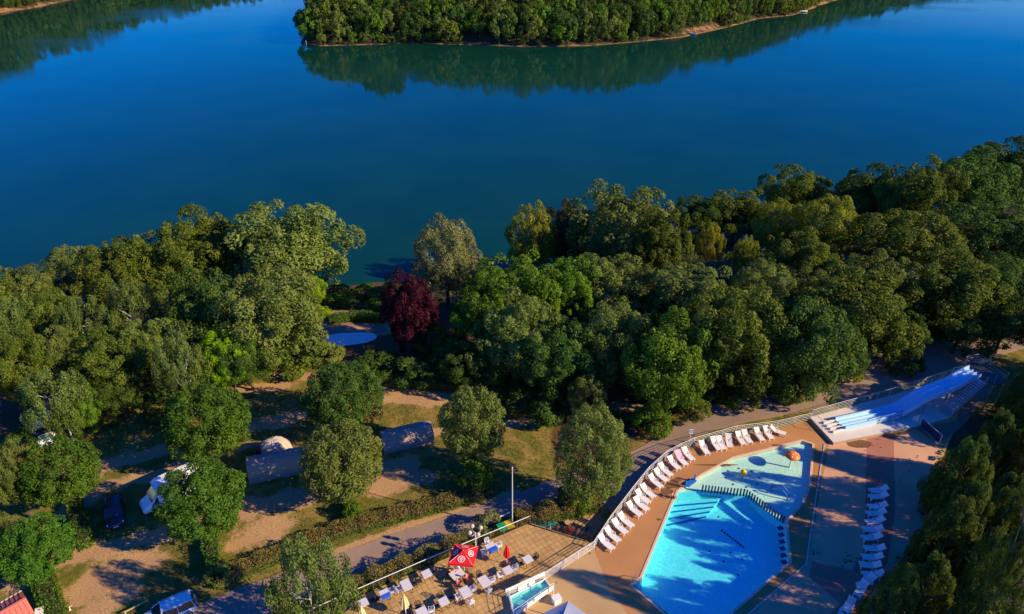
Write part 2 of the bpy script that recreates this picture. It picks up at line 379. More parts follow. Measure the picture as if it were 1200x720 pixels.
M['lake'] = lake_mat()
def schlick(n, l, f0, normal=None):
    w = n.new('ShaderNodeLayerWeight'); w.inputs[0].default_value = 0.5
    if normal: l.new(normal, w.inputs['Normal'])
    return math_n(n, l, 'MULTIPLY_ADD', math_n(n, l, 'POWER', w.outputs['Facing'], 5.0), 1 - f0), f0
def fres(n, l, f0, normal=None):
    o, f = schlick(n, l, f0, normal); o.node.inputs[2].default_value = f; return o
def pool_water_mat(name, tint, caustic_tint):
    m = bpy.data.materials.new(name); m.use_nodes = True; n, l = m.node_tree.nodes, m.node_tree.links
    n.remove(n['Principled BSDF']); v = n.new('ShaderNodeTexCoord').outputs['Object']
    nz = n.new('ShaderNodeTexNoise'); nz.inputs['Scale'].default_value = 1.2; nz.inputs['Detail'].default_value = 3; l.new(v, nz.inputs['Vector'])
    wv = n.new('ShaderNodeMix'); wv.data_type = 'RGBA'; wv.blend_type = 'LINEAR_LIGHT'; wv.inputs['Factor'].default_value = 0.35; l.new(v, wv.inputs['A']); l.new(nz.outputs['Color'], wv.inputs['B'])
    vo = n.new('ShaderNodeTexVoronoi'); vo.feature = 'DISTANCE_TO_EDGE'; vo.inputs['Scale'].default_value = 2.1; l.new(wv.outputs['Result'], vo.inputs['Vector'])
    c = rampmix(n, l, vo.outputs['Distance'], caustic_tint, tint, 0.0, 0.16)  # caustic light painted as a bright net in the water's tint
    t = n.new('ShaderNodeBsdfTransparent'); l.new(c, t.inputs[0])
    h = noise(n, l, v, 3.5, 3); bp = n.new('ShaderNodeBump'); bp.inputs['Strength'].default_value = 0.25; bp.inputs['Distance'].default_value = 0.03; l.new(h, bp.inputs['Height'])
    g = n.new('ShaderNodeBsdfGlossy'); g.inputs['Roughness'].default_value = 0.02; l.new(bp.outputs[0], g.inputs['Normal'])
    mx = n.new('ShaderNodeMixShader'); l.new(fres(n, l, 0.02), mx.inputs[0]); l.new(t.outputs[0], mx.inputs[1]); l.new(g.outputs[0], mx.inputs[2])
    l.new(mx.outputs[0], n['Material Output'].inputs[0]); return m
M['poolwater'] = pool_water_mat('pool_water', (0.36, 0.92, 0.97), (0.60, 1.0, 1.0))
M['splashwater'] = pool_water_mat('splash_water', (0.66, 0.94, 0.96), (0.86, 1.0, 1.0))
def glass_mat():
    m = bpy.data.materials.new('clear_glass'); m.use_nodes = True; n, l = m.node_tree.nodes, m.node_tree.links
    n.remove(n['Principled BSDF']); t = n.new('ShaderNodeBsdfTransparent'); t.inputs[0].default_value = (0.86, 0.90, 0.91, 1)
    g = n.new('ShaderNodeBsdfGlossy'); g.inputs['Roughness'].default_value = 0.03
    mx = n.new('ShaderNodeMixShader'); l.new(fres(n, l, 0.04), mx.inputs[0]); l.new(t.outputs[0], mx.inputs[1]); l.new(g.outputs[0], mx.inputs[2])
    l.new(mx.outputs[0], n['Material Output'].inputs[0]); return m
M['glass'] = glass_mat()
# ------------------------------------------------------------------ setting: terrain, lake, far shores
def pip(px, py, poly):
    px = np.asarray(px); py = np.asarray(py); ins = np.zeros(px.shape, bool); n = len(poly); j = n - 1
    for i in range(n):
        xi, yi = poly[i][0], poly[i][1]; xj, yj = poly[j][0], poly[j][1]
        c = ((yi > py) != (yj > py)) & (px < (xj - xi) * (py - yi) / ((yj - yi) or 1e-9) + xi)
        ins ^= c; j = i
    return ins
def dist_poly(x, y, pts):
    d = np.full(np.shape(x), 1e9)
    for a, b in zip(pts[:-1], pts[1:]):
        ax, ay, bx, by = a[0], a[1], b[0], b[1]; L = (bx - ax) ** 2 + (by - ay) ** 2 + 1e-9
        t = np.clip(((x - ax) * (bx - ax) + (y - ay) * (by - ay)) / L, 0, 1)
        d = np.minimum(d, np.hypot(x - ax - t * (bx - ax), y - ay - t * (by - ay)))
    return d
def W2(pts, z=0.0): return [(P(a, b, z).x, P(a, b, z).y) for a, b in pts]

TERRACE_EDGE = [(300, 752), (400, 708), (510, 660), (621, 613)]
FENCE_LINE = [(696, 643), (715, 614), (740, 581), (760, 556), (780, 538), (797, 529), (813, 522), (862, 508), (910, 502), (949, 493)]
PLAT = W2(TERRACE_EDGE + [(694, 636)] + FENCE_LINE + [(1042, 467), (1160, 426), (1180, 440), (1120, 500), (1095, 560), (1085, 620), (1060, 760)]) + [(33, 16), (-18, 16)]
xs = np.unique(np.concatenate([np.linspace(-2500, -170, 14), np.arange(-170, -66, 4.0), np.arange(-66, 66, 0.6), np.arange(66, 190, 4.0), np.linspace(190, 2500, 14)]))
ys = np.unique(np.concatenate([np.linspace(-2000, -20, 10), np.arange(-20, 32, 3.0), np.arange(32, 100, 0.6), np.arange(100, 190, 3.0), np.linspace(190, 300, 6)]))
X, Y = np.meshgrid(xs, ys); Z = ground_raw(X, Y)
rs = np.random.RandomState(4)
ins = np.ones(X.shape, bool)
for dx, dy in ((0, 0), (1, 0), (-1, 0), (0, 1), (0, -1)): ins &= pip(X + dx, Y + dy, PLAT)
Z = np.where(ins, -3.2, Z)
gx, gy = proj(X, Y, np.minimum(Z, -0.0))
def band(lines):
    m = np.zeros(X.shape)
    for pts, w in lines:
        d = dist_poly(X, Y, W2(pts, -1.0)); m = np.maximum(m, np.clip(1.15 - d / w, 0, 1))
    return m
TRACKS = [([(325, 437), (385, 441), (460, 455), (530, 464), (660, 470), (760, 480)], 1.3), ([(455, 465), (530, 472), (640, 480)], 1.0),
 ([(40, 565), (130, 541), (200, 524), (300, 498), (350, 486)], 1.9), ([(70, 600), (125, 570), (160, 559), (215, 545)], 1.5),
 ([(20, 680), (75, 652), (133, 638), (195, 622), (245, 606), (290, 592), (335, 581), (400, 570)], 1.9), ([(265, 607), (320, 590), (360, 584)], 1.2),
 ([(200, 545), (290, 520), (330, 515)], 1.0), ([(500, 505), (560, 500), (620, 492)], 1.2), ([(445, 555), (475, 545)], 2.4), ([(440, 570), (500, 556)], 1.8), ([(415, 480), (440, 476)], 1.6),
 ([(284, 630), (322, 614)], 2.4), ([(95, 690), (170, 655)], 2.5), ([(110, 715), (150, 690)], 1.6), ([(280, 455), (330, 452)], 1.5), ([(10, 660), (30, 655)], 2.0),
 ([(640, 615), (700, 590), (740, 560)], 2.2), ([(650, 625), (690, 612)], 2.0), ([(380, 357), (430, 357)], 2.0), ([(370, 385), (450, 383)], 2.6), ([(340, 664), (420, 636), (480, 615), (550, 594), (605, 576)], 0.8)]
dirt = band(TRACKS)
dry = 0.42 + 0.0 * X
for (a, b, w) in ((300, 460, 5), (600, 522, 4), (480, 482, 4), (300, 650, 4), (150, 690, 5), (380, 615, 3), (215, 500, 3), (470, 560, 4)):
    q = P(a, b, -1); dry = np.maximum(dry, 0.42 + 0.38 * np.clip(1.3 - np.hypot(X - q.x, Y - q.y) / w, 0, 1))
for (a, b, w) in ((150, 545, 3), (430, 600, 3), (350, 640, 3), (240, 660, 2.5), (70, 630, 3)):
    q = P(a, b, -1); dry = np.minimum(dry, 0.42 - 0.3 * np.clip(1.3 - np.hypot(X - q.x, Y - q.y) / w, 0, 1))
FOREST_PX = [[(-900, -200), (-900, 520), (0, 520), (40, 500), (100, 470), (200, 450), (290, 440), (340, 428), (480, 420), (620, 440), (640, 480), (650, 545), (700, 545), (800, 482), (900, 450), (1000, 420), (1500, 330), (3000, 100), (3000, -200)],
             [(1085, 500), (1400, 420), (1400, 800), (1180, 800), (1185, 600), (1150, 700), (1050, 760), (1060, 600)]]
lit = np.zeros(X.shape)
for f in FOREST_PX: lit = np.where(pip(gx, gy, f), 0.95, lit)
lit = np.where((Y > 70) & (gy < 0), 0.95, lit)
def smooth_mask(a):
    for _ in range(2):
        b = a.copy(); b[1:-1, 1:-1] = (a[1:-1, 1:-1] * 2 + a[:-2, 1:-1] + a[2:, 1:-1] + a[1:-1, :-2] + a[1:-1, 2:]) / 6; a = b
    return a
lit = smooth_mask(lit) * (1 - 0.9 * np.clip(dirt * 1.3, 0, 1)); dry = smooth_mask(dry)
Zb = Z + np.where(ins, 0, 0.05 * np.sin(X * 0.9 + 1.3 * np.sin(Y * 0.5)) * np.cos(Y * 0.8) * (np.abs(X) < 66) * (Y < 95))
def grid_mesh(name, X, Y, Z, mats, attrs=None):
    ny, nx = X.shape; me = bpy.data.meshes.new(name); nv = nx * ny
    co = np.stack([X, Y, Z], -1).reshape(-1, 3).astype(np.float32)
    i = np.arange(nv).reshape(ny, nx); q = np.stack([i[:-1, :-1], i[:-1, 1:], i[1:, 1:], i[1:, :-1]], -1).reshape(-1, 4)
    me.vertices.add(nv); me.vertices.foreach_set('co', co.ravel()); me.loops.add(q.size); me.loops.foreach_set('vertex_index', q.ravel().astype(np.int32))
    me.polygons.add(len(q)); me.polygons.foreach_set('loop_start', np.arange(0, q.size, 4, dtype=np.int32)); me.polygons.foreach_set('loop_total', np.full(len(q), 4, np.int32))
    for k, a in (attrs or {}).items():
        at = me.attributes.new(k, 'FLOAT', 'POINT'); at.data.foreach_set('value', a.ravel().astype(np.float32))
    me.materials.append(mats); me.update(calc_edges=True); me.polygons.foreach_set('use_smooth', [True] * len(q)); me.validate(); return me
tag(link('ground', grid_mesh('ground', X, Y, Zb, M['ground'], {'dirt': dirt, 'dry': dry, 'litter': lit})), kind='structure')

def strip_sheet(name, pairs, dz, mat_, along=6, across=8, zf=None, edge=True):
    U = [P(*a, -0.8) for a, b in pairs]; L = [P(*b, -0.8) for a, b in pairs]
    def dens(pts):
        out = []
        n = len(pts)
        for i in range(n - 1):
            p0, p1, p2, p3 = pts[max(0, i - 1)], pts[i], pts[i + 1], pts[min(n - 1, i + 2)]
            for k in range(along):
                t = k / along; out.append(0.5 * ((2 * p1) + (p2 - p0) * t + (2 * p0 - 5 * p1 + 4 * p2 - p3) * t * t + (3 * p1 - p0 - 3 * p2 + p3) * t ** 3))
        return out + [pts[-1]]
    U, L = dens(U), dens(L); t = np.linspace(0, 1, across + 1)
    Xa = np.array([[u.x + (w.x - u.x) * s for s in t] for u, w in zip(U, L)]); Ya = np.array([[u.y + (w.y - u.y) * s for s in t] for u, w in zip(U, L)])
    Za = ground_raw(Xa, Ya) + dz; e = np.tile(np.abs(t * 2 - 1) ** 3, (len(U), 1)) * 0.75
    if zf: Za = zf(Xa, Ya)
    me = grid_mesh(name, Xa[:, ::-1], Ya[:, ::-1], Za[:, ::-1], mat_, {'edge': e})
    if me.polygons[0].normal.z < 0: me.flip_normals()
    return tag(link(name, me), kind='structure')
ROAD = [((90, 772), (150, 830)), ((150, 742), (205, 790)), ((235, 703), (278, 738)), ((330, 668), (352, 698)), ((420, 637), (432, 664)), ((480, 616), (495, 643)), ((550, 594), (560, 617)), ((605, 576), (612, 596)),
        ((655, 556), (668, 578)), ((700, 541), (718, 590)), ((750, 523), (752, 562)), ((800, 494), (803, 520)), ((850, 472), (857, 503)), ((910, 449), (930, 491)), ((990, 424), (1030, 468)), ((1080, 402), (1150, 428)), ((1200, 378), (1260, 400)), ((1300, 355), (1380, 375))]
strip_sheet('road', ROAD, 0.08, M['asphalt'])
strip_sheet('road', [((1192, 520), (1290, 520)), ((1190, 560), (1290, 560)), ((1186, 610), (1290, 610)), ((1168, 660), (1290, 660)), ((1150, 720), (1290, 720)), ((1130, 800), (1290, 800))], 0.03, M['asphalt'])

# lake
lk = bpy.data.meshes.new('lake'); lk.from_pydata([(-5000, 60, LAKE_Z), (5000, 60, LAKE_Z), (5000, 6500, LAKE_Z), (-5000, 6500, LAKE_Z)], [], [(0, 1, 2, 3)]); lk.materials.append(M['lake'])
tag(link('lake', lk), kind='structure')

def hill_mat():
    m, n, l, b = nodes_of('wooded_hill'); b.inputs['Roughness'].default_value = 0.95; b.inputs['Specular IOR Level'].default_value = 0.1
    v = n.new('ShaderNodeTexCoord').outputs['Object']; at = n.new('ShaderNodeAttribute'); at.attribute_name = 'bank'
    a = noise(n, l, v, 0.25, 6, 0.7); c = noise(n, l, v, 1.5, 4)
    f = math_n(n, l, 'ADD', at.outputs['Fac'], math_n(n, l, 'MULTIPLY', math_n(n, l, 'SUBTRACT', a, 0.5), 2.6), True)
    bank = rampmix(n, l, c, (0.16, 0.075, 0.035), (0.40, 0.22, 0.11), 0.35, 0.65)
    k = mixc(n, l, rampmix(n, l, f, (0, 0, 0), (1, 1, 1), 0.35, 0.6), (0.055, 0.045, 0.02), bank)
    l.new(k, b.inputs['Base Color']); return m
HILLM = hill_mat()
PEN_PX = [(352, 51), (375, 54), (420, 53), (480, 51), (560, 53), (620, 55), (690, 54), (740, 50), (800, 44), (850, 33), (890, 22), (930, 18), (965, 4), (1010, -9), (1100, -26), (1250, -45)]
_pen = [P(a, b, LAKE_Z) for a, b in PEN_PX]; _tip = [P(a, b, LAKE_Z) for a, b in [(352, 51), (364, 28), (377, 5), (392, -15), (405, -35), (412, -47)]]
PEN = [(q.x, q.y) for q in reversed(_tip)] + [(q.x, q.y) for q in _pen[1:]] + [(1500, 1500), (100, 1900)]
PENLINE = PEN[:-2]
_lh = [P(a, b, LAKE_Z) for a, b in [(-260, 62), (-120, 34), (0, 15), (40, 9), (75, 1), (140, -12), (220, -25), (330, -38), (420, -46), (520, -52)]]
LHL = [(q.x, q.y) for q in _lh] ; LHILL = LHL + [(-200, 1900), (-1500, 1900), (-1500, 350)]
def bumps(x, y): return 1.4 * np.sin(x * 0.045 + 1.1) * np.cos(y * 0.038) + 0.8 * np.sin(x * 0.11 + y * 0.07)
def pen_h(x, y):
    d = dist_poly(x, y, PENLINE); d = np.where(pip(x, y, PEN), d, -d)
    beach = np.exp(-((x - P(826, 39, LAKE_Z).x) / 22) ** 2)
    k = np.where(d < 0, d * 0.25, np.minimum(d, 3) * (0.35 - 0.22 * beach) + np.clip(d - 3, 0, None) * 0.48)
    k = np.minimum(k, 18 + 16 * sstep(120, 230, x) + 0.01 * np.clip(d, 0, 400)) + np.where(d > 8, bumps(x, y) * np.clip((d - 8) / 20, 0, 1), 0)
    return LAKE_Z + np.maximum(k, -3), d
def lh_h(x, y):
    d = dist_poly(x, y, LHL); d = np.where(pip(x, y, LHILL), d, -d)
    k = np.where(d < 0, d * 0.25, np.minimum(d, 3) * 0.5 + np.clip(d - 3, 0, None) * 0.60)
    top = 54 - 34 * sstep(500, 780, y)
    k = np.minimum(k, top + 0.01 * np.clip(d, 0, 400)) + np.where(d > 8, bumps(x, y) * np.clip((d - 8) / 20, 0, 1) * 1.6, 0)
    return LAKE_Z + np.maximum(k, -3), d
hx, hy = np.meshgrid(np.concatenate([np.arange(-150, 240, 3.0), np.linspace(240, 1500, 50)]), np.concatenate([np.arange(325, 480, 3.0), np.linspace(480, 1500, 40)]))
hz, hd = pen_h(hx, hy); tag(link('peninsula_hill', grid_mesh('peninsula_hill', hx, hy, hz, HILLM, {'bank': np.clip(0.62 - hd / 2.2, 0, 1) + 0.5 * np.exp(-((hx - P(826, 39, LAKE_Z).x) / 22) ** 2) * (hd < 7)})), kind='structure')
hx, hy = np.meshgrid(np.linspace(-1500, 60, 180), np.linspace(330, 1900, 150))
hz, hd = lh_h(hx, hy); tag(link('lakeside_hill', grid_mesh('lakeside_hill', hx, hy, hz, HILLM, {'bank': np.clip(0.8 - hd / 2.5, 0, 1)})), kind='structure')

# ------------------------------------------------------------------ foliage
def quads_mesh(name, pos, nrm, length, width, tint, rng, mats, fold=0.0, axis=None):
    """one leaf-sized diamond per row"""
    n = len(pos)
    a = rng.normal(size=(n, 3)) if axis is None else axis + rng.normal(size=(n, 3)) * 0.35
    t = a - (a * nrm).sum(1, keepdims=True) * nrm; t /= np.linalg.norm(t, axis=1, keepdims=True) + 1e-9
    b = np.cross(nrm, t); L = length[:, None]; W = width[:, None]
    v = np.stack([pos + t * L * 0.5, pos + b * W * 0.5 - nrm * W * 0.12, pos - t * L * 0.5, pos - b * W * 0.5 - nrm * W * 0.12], 1).reshape(-1, 3).astype(np.float32)
    me = bpy.data.meshes.new(name); me.vertices.add(4 * n); me.vertices.foreach_set('co', v.ravel())
    me.loops.add(4 * n); me.loops.foreach_set('vertex_index', np.arange(4 * n, dtype=np.int32))
    me.polygons.add(n); me.polygons.foreach_set('loop_start', np.arange(0, 4 * n, 4, dtype=np.int32)); me.polygons.foreach_set('loop_total', np.full(n, 4, np.int32))
    at = me.attributes.new('tint', 'FLOAT', 'POINT'); at.data.foreach_set('value', np.repeat(tint, 4).astype(np.float32))
    me.materials.append(mats); me.update(calc_edges=True); return me
def unit(v): return v / (np.linalg.norm(v, axis=1, keepdims=True) + 1e-9)
def fib(n, rng, jit=0.5):
    i = np.arange(n) + 0.5; ph = np.arccos(1 - 2 * i / n); th = math.pi * (1 + 5 ** 0.5) * i
    d = np.stack([np.cos(th) * np.sin(ph), np.sin(th) * np.sin(ph), np.cos(ph)], 1) + rng.normal(size=(n, 3)) * jit / math.sqrt(n) * 2
    return unit(d)
def leaves(name, rng, C, rc, n, leaf, mats, stretch=(1, 1, 1), up=0.25, axis=None, wr=0.62, fill=0.45, tintv=0.55):
    """n leaves spread over clumps at C with radii rc"""
    w = rc ** 2; k = rng.choice(len(C), n, p=w / w.sum())
    d = unit(rng.normal(size=(n, 3)) + unit(C)[k] * 0.75 + np.array([0, 0, up]))
    r = rc[k] * (1 - rng.random(n) ** 2.2 * fill)
    pos = C[k] + d * r[:, None] * np.array(stretch)
    nr = unit(d * 0.9 + unit(C)[k] * 0.15 + rng.normal(size=(n, 3)) * 0.58 + np.array([0, 0, up]))
    ct = rng.random(len(C)); tint = np.clip(ct[k] * tintv + rng.random(n) * (1 - tintv), 0, 1)
    L = leaf * (0.65 + 0.7 * rng.random(n))
    return quads_mesh(name, pos, nr, L, L * wr, tint, rng, mats, axis=axis)
def crown_broad(seed, n=30000, leaf=0.050, nc=120, lob=0.28):
    r = np.random.RandomState(seed); d = fib(nc, r, 0.9); d = d[d[:, 2] > -0.82]
    ax = unit(r.normal(size=(7, 3))); lobes = np.max(d @ ax.T, 1)
    rad = (0.78 - lob / 2) + lob * sstep(0.45, 0.95, lobes) + r.normal(size=len(d)) * 0.085
    C = d * rad[:, None]; rc = 0.07 + 0.15 * r.random(len(d)) ** 1.3
    Ci = unit(r.normal(size=(26, 3))) * (0.30 + 0.25 * r.random((26, 1))); C = np.concatenate([C, Ci]); rc = np.concatenate([rc, np.full(26, 0.28)])
    return leaves('crown', r, C, rc, n, leaf, LEAF['oak'], stretch=(1, 1, 1.25))
def crown_round(seed, n=27000, leaf=0.053, nc=150):
    r = np.random.RandomState(seed); d = fib(nc, r, 0.6); d = d[d[:, 2] > -0.85]
    rad = 0.83 + r.normal(size=len(d)) * 0.035; rad *= 1 - 0.10 * np.clip(-d[:, 2], 0, 1)
    C = d * rad[:, None]; rc = 0.11 + 0.07 * r.random(len(d))
    Ci = unit(r.normal(size=(70, 3)) - np.array([0, 0, 0.35])) * (0.45 + 0.2 * r.random((70, 1))); C = np.concatenate([C, Ci]); rc = np.concatenate([rc, np.full(len(Ci), 0.22)])
    return leaves('crown', r, C, rc, n, leaf, LEAF['lime'], tintv=0.4)
def crown_upright(seed, n=25000, leaf=0.052):
    r = np.random.RandomState(seed); d = fib(150, r, 0.7); d = d[d[:, 2] > -0.8]
    C = d * (0.76 + r.normal(size=len(d)) * 0.05)[:, None]; rc = 0.085 + 0.045 * r.random(len(d))
    C[:, 2] += 0.06 * r.random(len(d)) * (d[:, 2] > 0)
    Ci = unit(r.normal(size=(50, 3))) * (0.42 + 0.25 * r.random((50, 1))); C = np.concatenate([C, Ci]); rc = np.concatenate([rc, np.full(50, 0.17)])
    return leaves('crown', r, C, rc, n, leaf, LEAF['lime'], stretch=(1, 1, 2.3), axis=np.array([0, 0, 1.0]), wr=0.5, tintv=0.45)
def crown_birch(seed, n=20000, leaf=0.046):
    r = np.random.RandomState(seed); nc = 95; d = fib(nc, r, 1.6); d = d[d[:, 2] > -0.9]
    C = d * (0.45 + 0.45 * r.random(len(d)))[:, None]; C[:, :2] *= (1 - 0.28 * np.clip(C[:, 2:], 0, 1)); rc = 0.10 + 0.09 * r.random(len(d))
    return leaves('crown', r, C, rc, n, leaf, LEAF['birch'], stretch=(0.9, 0.9, 1.9), up=0.0, axis=np.array([0, 0, -1.0]), wr=0.6, fill=0.9)
def crown_willow(seed, n=26000, leaf=0.052):
    r = np.random.RandomState(seed); d = fib(110, r, 1.0); d = d[d[:, 2] > -0.8]
    C = d * (0.66 + 0.20 * r.random(len(d)))[:, None]; rc = 0.10 + 0.08 * r.random(len(d))
    Ci = unit(r.normal(size=(30, 3))) * 0.45; C = np.concatenate([C, Ci]); rc = np.concatenate([rc, np.full(30, 0.2)])
    return leaves('crown', r, C, rc, n, leaf, LEAF['olive'], stretch=(1, 1, 1.45), wr=0.42)
def crown_pine(seed, n=28000, leaf=0.062):
    r = np.random.RandomState(seed); nc = 170; z = r.random(nc) ** 1.25 * 2 - 1; a = r.random(nc) * 2 * math.pi
    rad = (0.12 + 0.80 * np.clip(1 - (z + 1) / 2, 0, 1) ** 0.62) * (0.55 + 0.47 * r.random(nc))
    C = np.stack([np.cos(a) * rad, np.sin(a) * rad, z * 0.86], 1); rc = 0.06 + 0.09 * r.random(nc)
    return leaves('crown', r, C, rc, n, leaf, LEAF['pine'], stretch=(1, 1, 1.9), axis=np.array([0, 0, 1.0]), wr=0.30, fill=0.7)
def crown_bush(seed, n=2600, leaf=0.12):
    r = np.random.RandomState(seed); d = fib(34, r, 1.2); d = d[d[:, 2] > -0.5]
    C = d * 0.72; rc = 0.22 + 0.12 * r.random(len(d)); return leaves('foliage', r, C, rc, n, leaf, LEAF['fresh'])
def crown_far(seed, n=1500, leaf=0.135, mats=None):
    r = np.random.RandomState(seed); d = fib(30, r, 1.2); d = d[d[:, 2] > -0.8]
    C = d * (0.68 + 0.12 * r.random(len(d)))[:, None]; rc = 0.20 + 0.14 * r.random(len(d)); return leaves('crown', r, C, rc, n, leaf, LEAF['far'])
def trunk_mesh(seed, mats, r0=0.055, limbs=7, reach=0.62, top=1.35, lean=0.05):
    """radius in crown radii, height 1 = crown centre"""
    r = random.Random(seed); mb = MB(); k = []
    for i in range(6):
        t = i / 5; k.append(Vector((lean * math.sin(3 * t + seed) * t, lean * math.cos(2 * t + seed) * t, -0.03 + (top + 0.03) * t)))
    for i in range(5): mb.tube(k[i], k[i + 1], r0 * (1 - 0.17 * i) * (1.25 if i == 0 else 1), r0 * (1 - 0.17 * (i + 1)), n=7)
    for j in range(limbs):
        t = 0.42 + 0.5 * j / limbs; b = k[int(t * 5)].lerp(k[min(5, int(t * 5) + 1)], t * 5 % 1); a = j * 2.4 + r.random()
        d = Vector((math.cos(a), math.sin(a), 0)); m1 = b + d * reach * 0.45 + Vector((0, 0, 0.13)); m2 = b + d * reach * (0.8 + 0.3 * r.random()) + Vector((0, 0, 0.22 + 0.22 * r.random()))
        mb.tube(b, m1, r0 * 0.42, r0 * 0.28, n=5); mb.tube(m1, m2, r0 * 0.28, r0 * 0.10, n=5)
        for s in (-0.5, 0.5):
            e = m1 + Vector((math.cos(a + s), math.sin(a + s), 0)) * reach * 0.45 + Vector((0, 0, 0.15)); mb.tube(m1, e, r0 * 0.18, r0 * 0.06, n=4)
    return mb.mesh('trunk', mats, smooth=True)
T = {
 'broad': [crown_broad(s) for s in (1, 2, 3, 4)], 'round': [crown_round(s) for s in (11, 12)], 'upright': [crown_upright(21)],
 'birch': [crown_birch(s) for s in (31, 32)], 'willow': [crown_willow(s) for s in (41, 42)], 'pine': [crown_pine(s) for s in (51, 52, 53)],
 'bush': [crown_bush(s) for s in (61, 62)], 'far': [crown_far(s) for s in (71, 72, 73, 74)],
}
TRUNK = [trunk_mesh(s, M['bark']) for s in (1, 2, 3)]; BTRUNK = [trunk_mesh(s, M['birchbark'], 0.026, 8, 0.42, 1.15) for s in (5, 6)]; FTRUNK = trunk_mesh(9, M['bark'], 0.05, 3, 0.5)
SPEC = {'oak': ('broad', 'oak'), 'dark': ('broad', 'dark'), 'fresh': ('broad', 'fresh'), 'pale': ('willow', 'pale'), 'olive': ('willow', 'olive'), 'oliveoak': ('broad', 'olive'),
        'lime': ('round', 'lime'), 'oliveround': ('round', 'olive'), 'upright': ('upright', 'dark'), 'birch': ('birch', 'birch'), 'copper': ('broad', 'copper'), 'yellow': ('willow', 'yellow'),
        'brown': ('birch', 'brown'), 'bright': ('willow', 'bright'), 'yellowbirch': ('birch', 'yellow'), 'pine': ('pine', 'pine'), 'brownolive': ('broad', 'tawny')}
_rt = random.Random(7); _tn = [0]
def set_leaf(o, m): o.material_slots[0].link = 'OBJECT'; o.material_slots[0].material = m
def tree_at(base, a, b, hc, spec, label, group=None, name='tree'):
    shape, leaf = SPEC[spec]; _tn[0] += 1; i = _tn[0]
    t = thing(name, label, 'tree', base, _rt.random() * 6.28, group)
    c = link('crown', T[shape][i % len(T[shape])], t, loc=(0, 0, hc), scale=(a, a * (0.92 + 0.16 * _rt.random()), b)); set_leaf(c, LEAF[leaf])
    tr = (BTRUNK if shape == 'birch' else TRUNK); link('trunk', tr[i % len(tr)], t, scale=(a, a, hc))
    return t
def tree_px(px, py, w, h, spec, label, group=None, name='tree', clear=1.6, minb=0.0, dz=0.0, maxb=99, wide=1.0):
    zc = 5.0
    for _ in range(6):
        p = P(px, py, zc); s = scale_at(px, py, zc); a = w / 2 / s
        dep = math.atan2(CAM_H - zc, math.hypot(p.x, p.y)); hh = h / 2 / s
        b = math.sqrt(max((0.62 * a) ** 2, (hh * hh - (a * math.sin(dep)) ** 2) / math.cos(dep) ** 2)); b = min(max(min(b, 1.7 * a), minb), maxb)
        g = ground(p.x, p.y); zc = g + clear + b + dz
    return tree_at((p.x, p.y, g - 0.05), a * 0.98 * wide, b * 0.98, zc - g, spec, label, group, name)
def bush_px(px, py, w, h, leaf, label, cat='shrub', name='shrub', group=None, zf=None):
    z = -0.5
    for _ in range(6):
        p = P(px, py, z); s = scale_at(px, py, z); a = w / 2 / s; hgt = max(0.6, min(h / 2 / s * 1.15, 2.2 * a)); g = ground(p.x, p.y) if zf is None else zf; z = g + hgt * 0.8
    t = thing(name, label, cat, (p.x, p.y, g), _rt.random() * 6, group)
    c = link('foliage', T['bush'][_tn[0] % 2], t, loc=(0, 0, hgt * 0.75), scale=(a * 1.1, a * 1.1, hgt)); set_leaf(c, LEAF[leaf]); _tn[0] += 1
    mb = MB()
    for k in range(4): mb.tube((0, 0, -0.05), (a * 0.5 * math.cos(k * 1.6), a * 0.5 * math.sin(k * 1.6), hgt * 0.9), 0.04, 0.015, n=5)
    mb.build('stem', M['bark'], t); return t
def leaf_strip(name, pts, width, height, n_per_m2, leaf, mats, parent, rng, z0=None, rough=0.08):
    """clipped hedge foliage along pts (Vectors), leaves on top and both sides, local to parent"""
    o = parent.location; segs = [(a, b) for a, b in zip(pts[:-1], pts[1:])]; pos = []; nr = []
    for a, b in segs:
        L = (b - a).length; d = (b - a) / L; sd = Vector((-d.y, d.x, 0)).normalized(); n = int(L * (width + 2 * height) * n_per_m2)
        u = rng.random(n) * L; q = rng.random(n) * (width + 2 * height)
        for i in range(n):
            if q[i] < height: off, z, nn = -width / 2, q[i], -sd
            elif q[i] < height + width: off, z, nn = q[i] - height - width / 2, height, Vector((0, 0, 1))
            else: off, z, nn = width / 2, q[i] - height - width, sd
            p = a + d * u[i]; wob = 1 + 0.10 * math.sin(p.x * 1.7 + p.y * 2.3) + 0.05 * math.sin(p.x * 5.1)
            p = Vector((p.x, p.y, a.z + (b.z - a.z) * u[i] / L)) + sd * off * wob + Vector((0, 0, z * wob)); pos.append(p - o); nr.append(nn)
    for e, (a, b) in ((0, segs[0]), (1, segs[-1])):
        d = (b - a).normalized(); sd = Vector((-d.y, d.x, 0)).normalized(); q = b if e else a; nn = Vector((d.x, d.y, 0)) * (1 if e else -1)
        for _ in range(int(width * height * n_per_m2 * 1.3)): pos.append(q + sd * (rng.random() - 0.5) * width + Vector((0, 0, rng.random() * height)) - o + nn * 0.05); nr.append(nn)
    pos = np.array([tuple(p) for p in pos]); nr = np.array([tuple(p) for p in nr]); n = len(pos)
    pos += rng.normal(size=(n, 3)) * rough * 0.6; nr = unit(nr + rng.normal(size=(n, 3)) * 0.4)
    Ls = leaf * (0.6 + 0.8 * rng.random(n)); me = quads_mesh(name, pos, nr, Ls, Ls * 0.6, rng.random(n), rng, mats); return me, nr
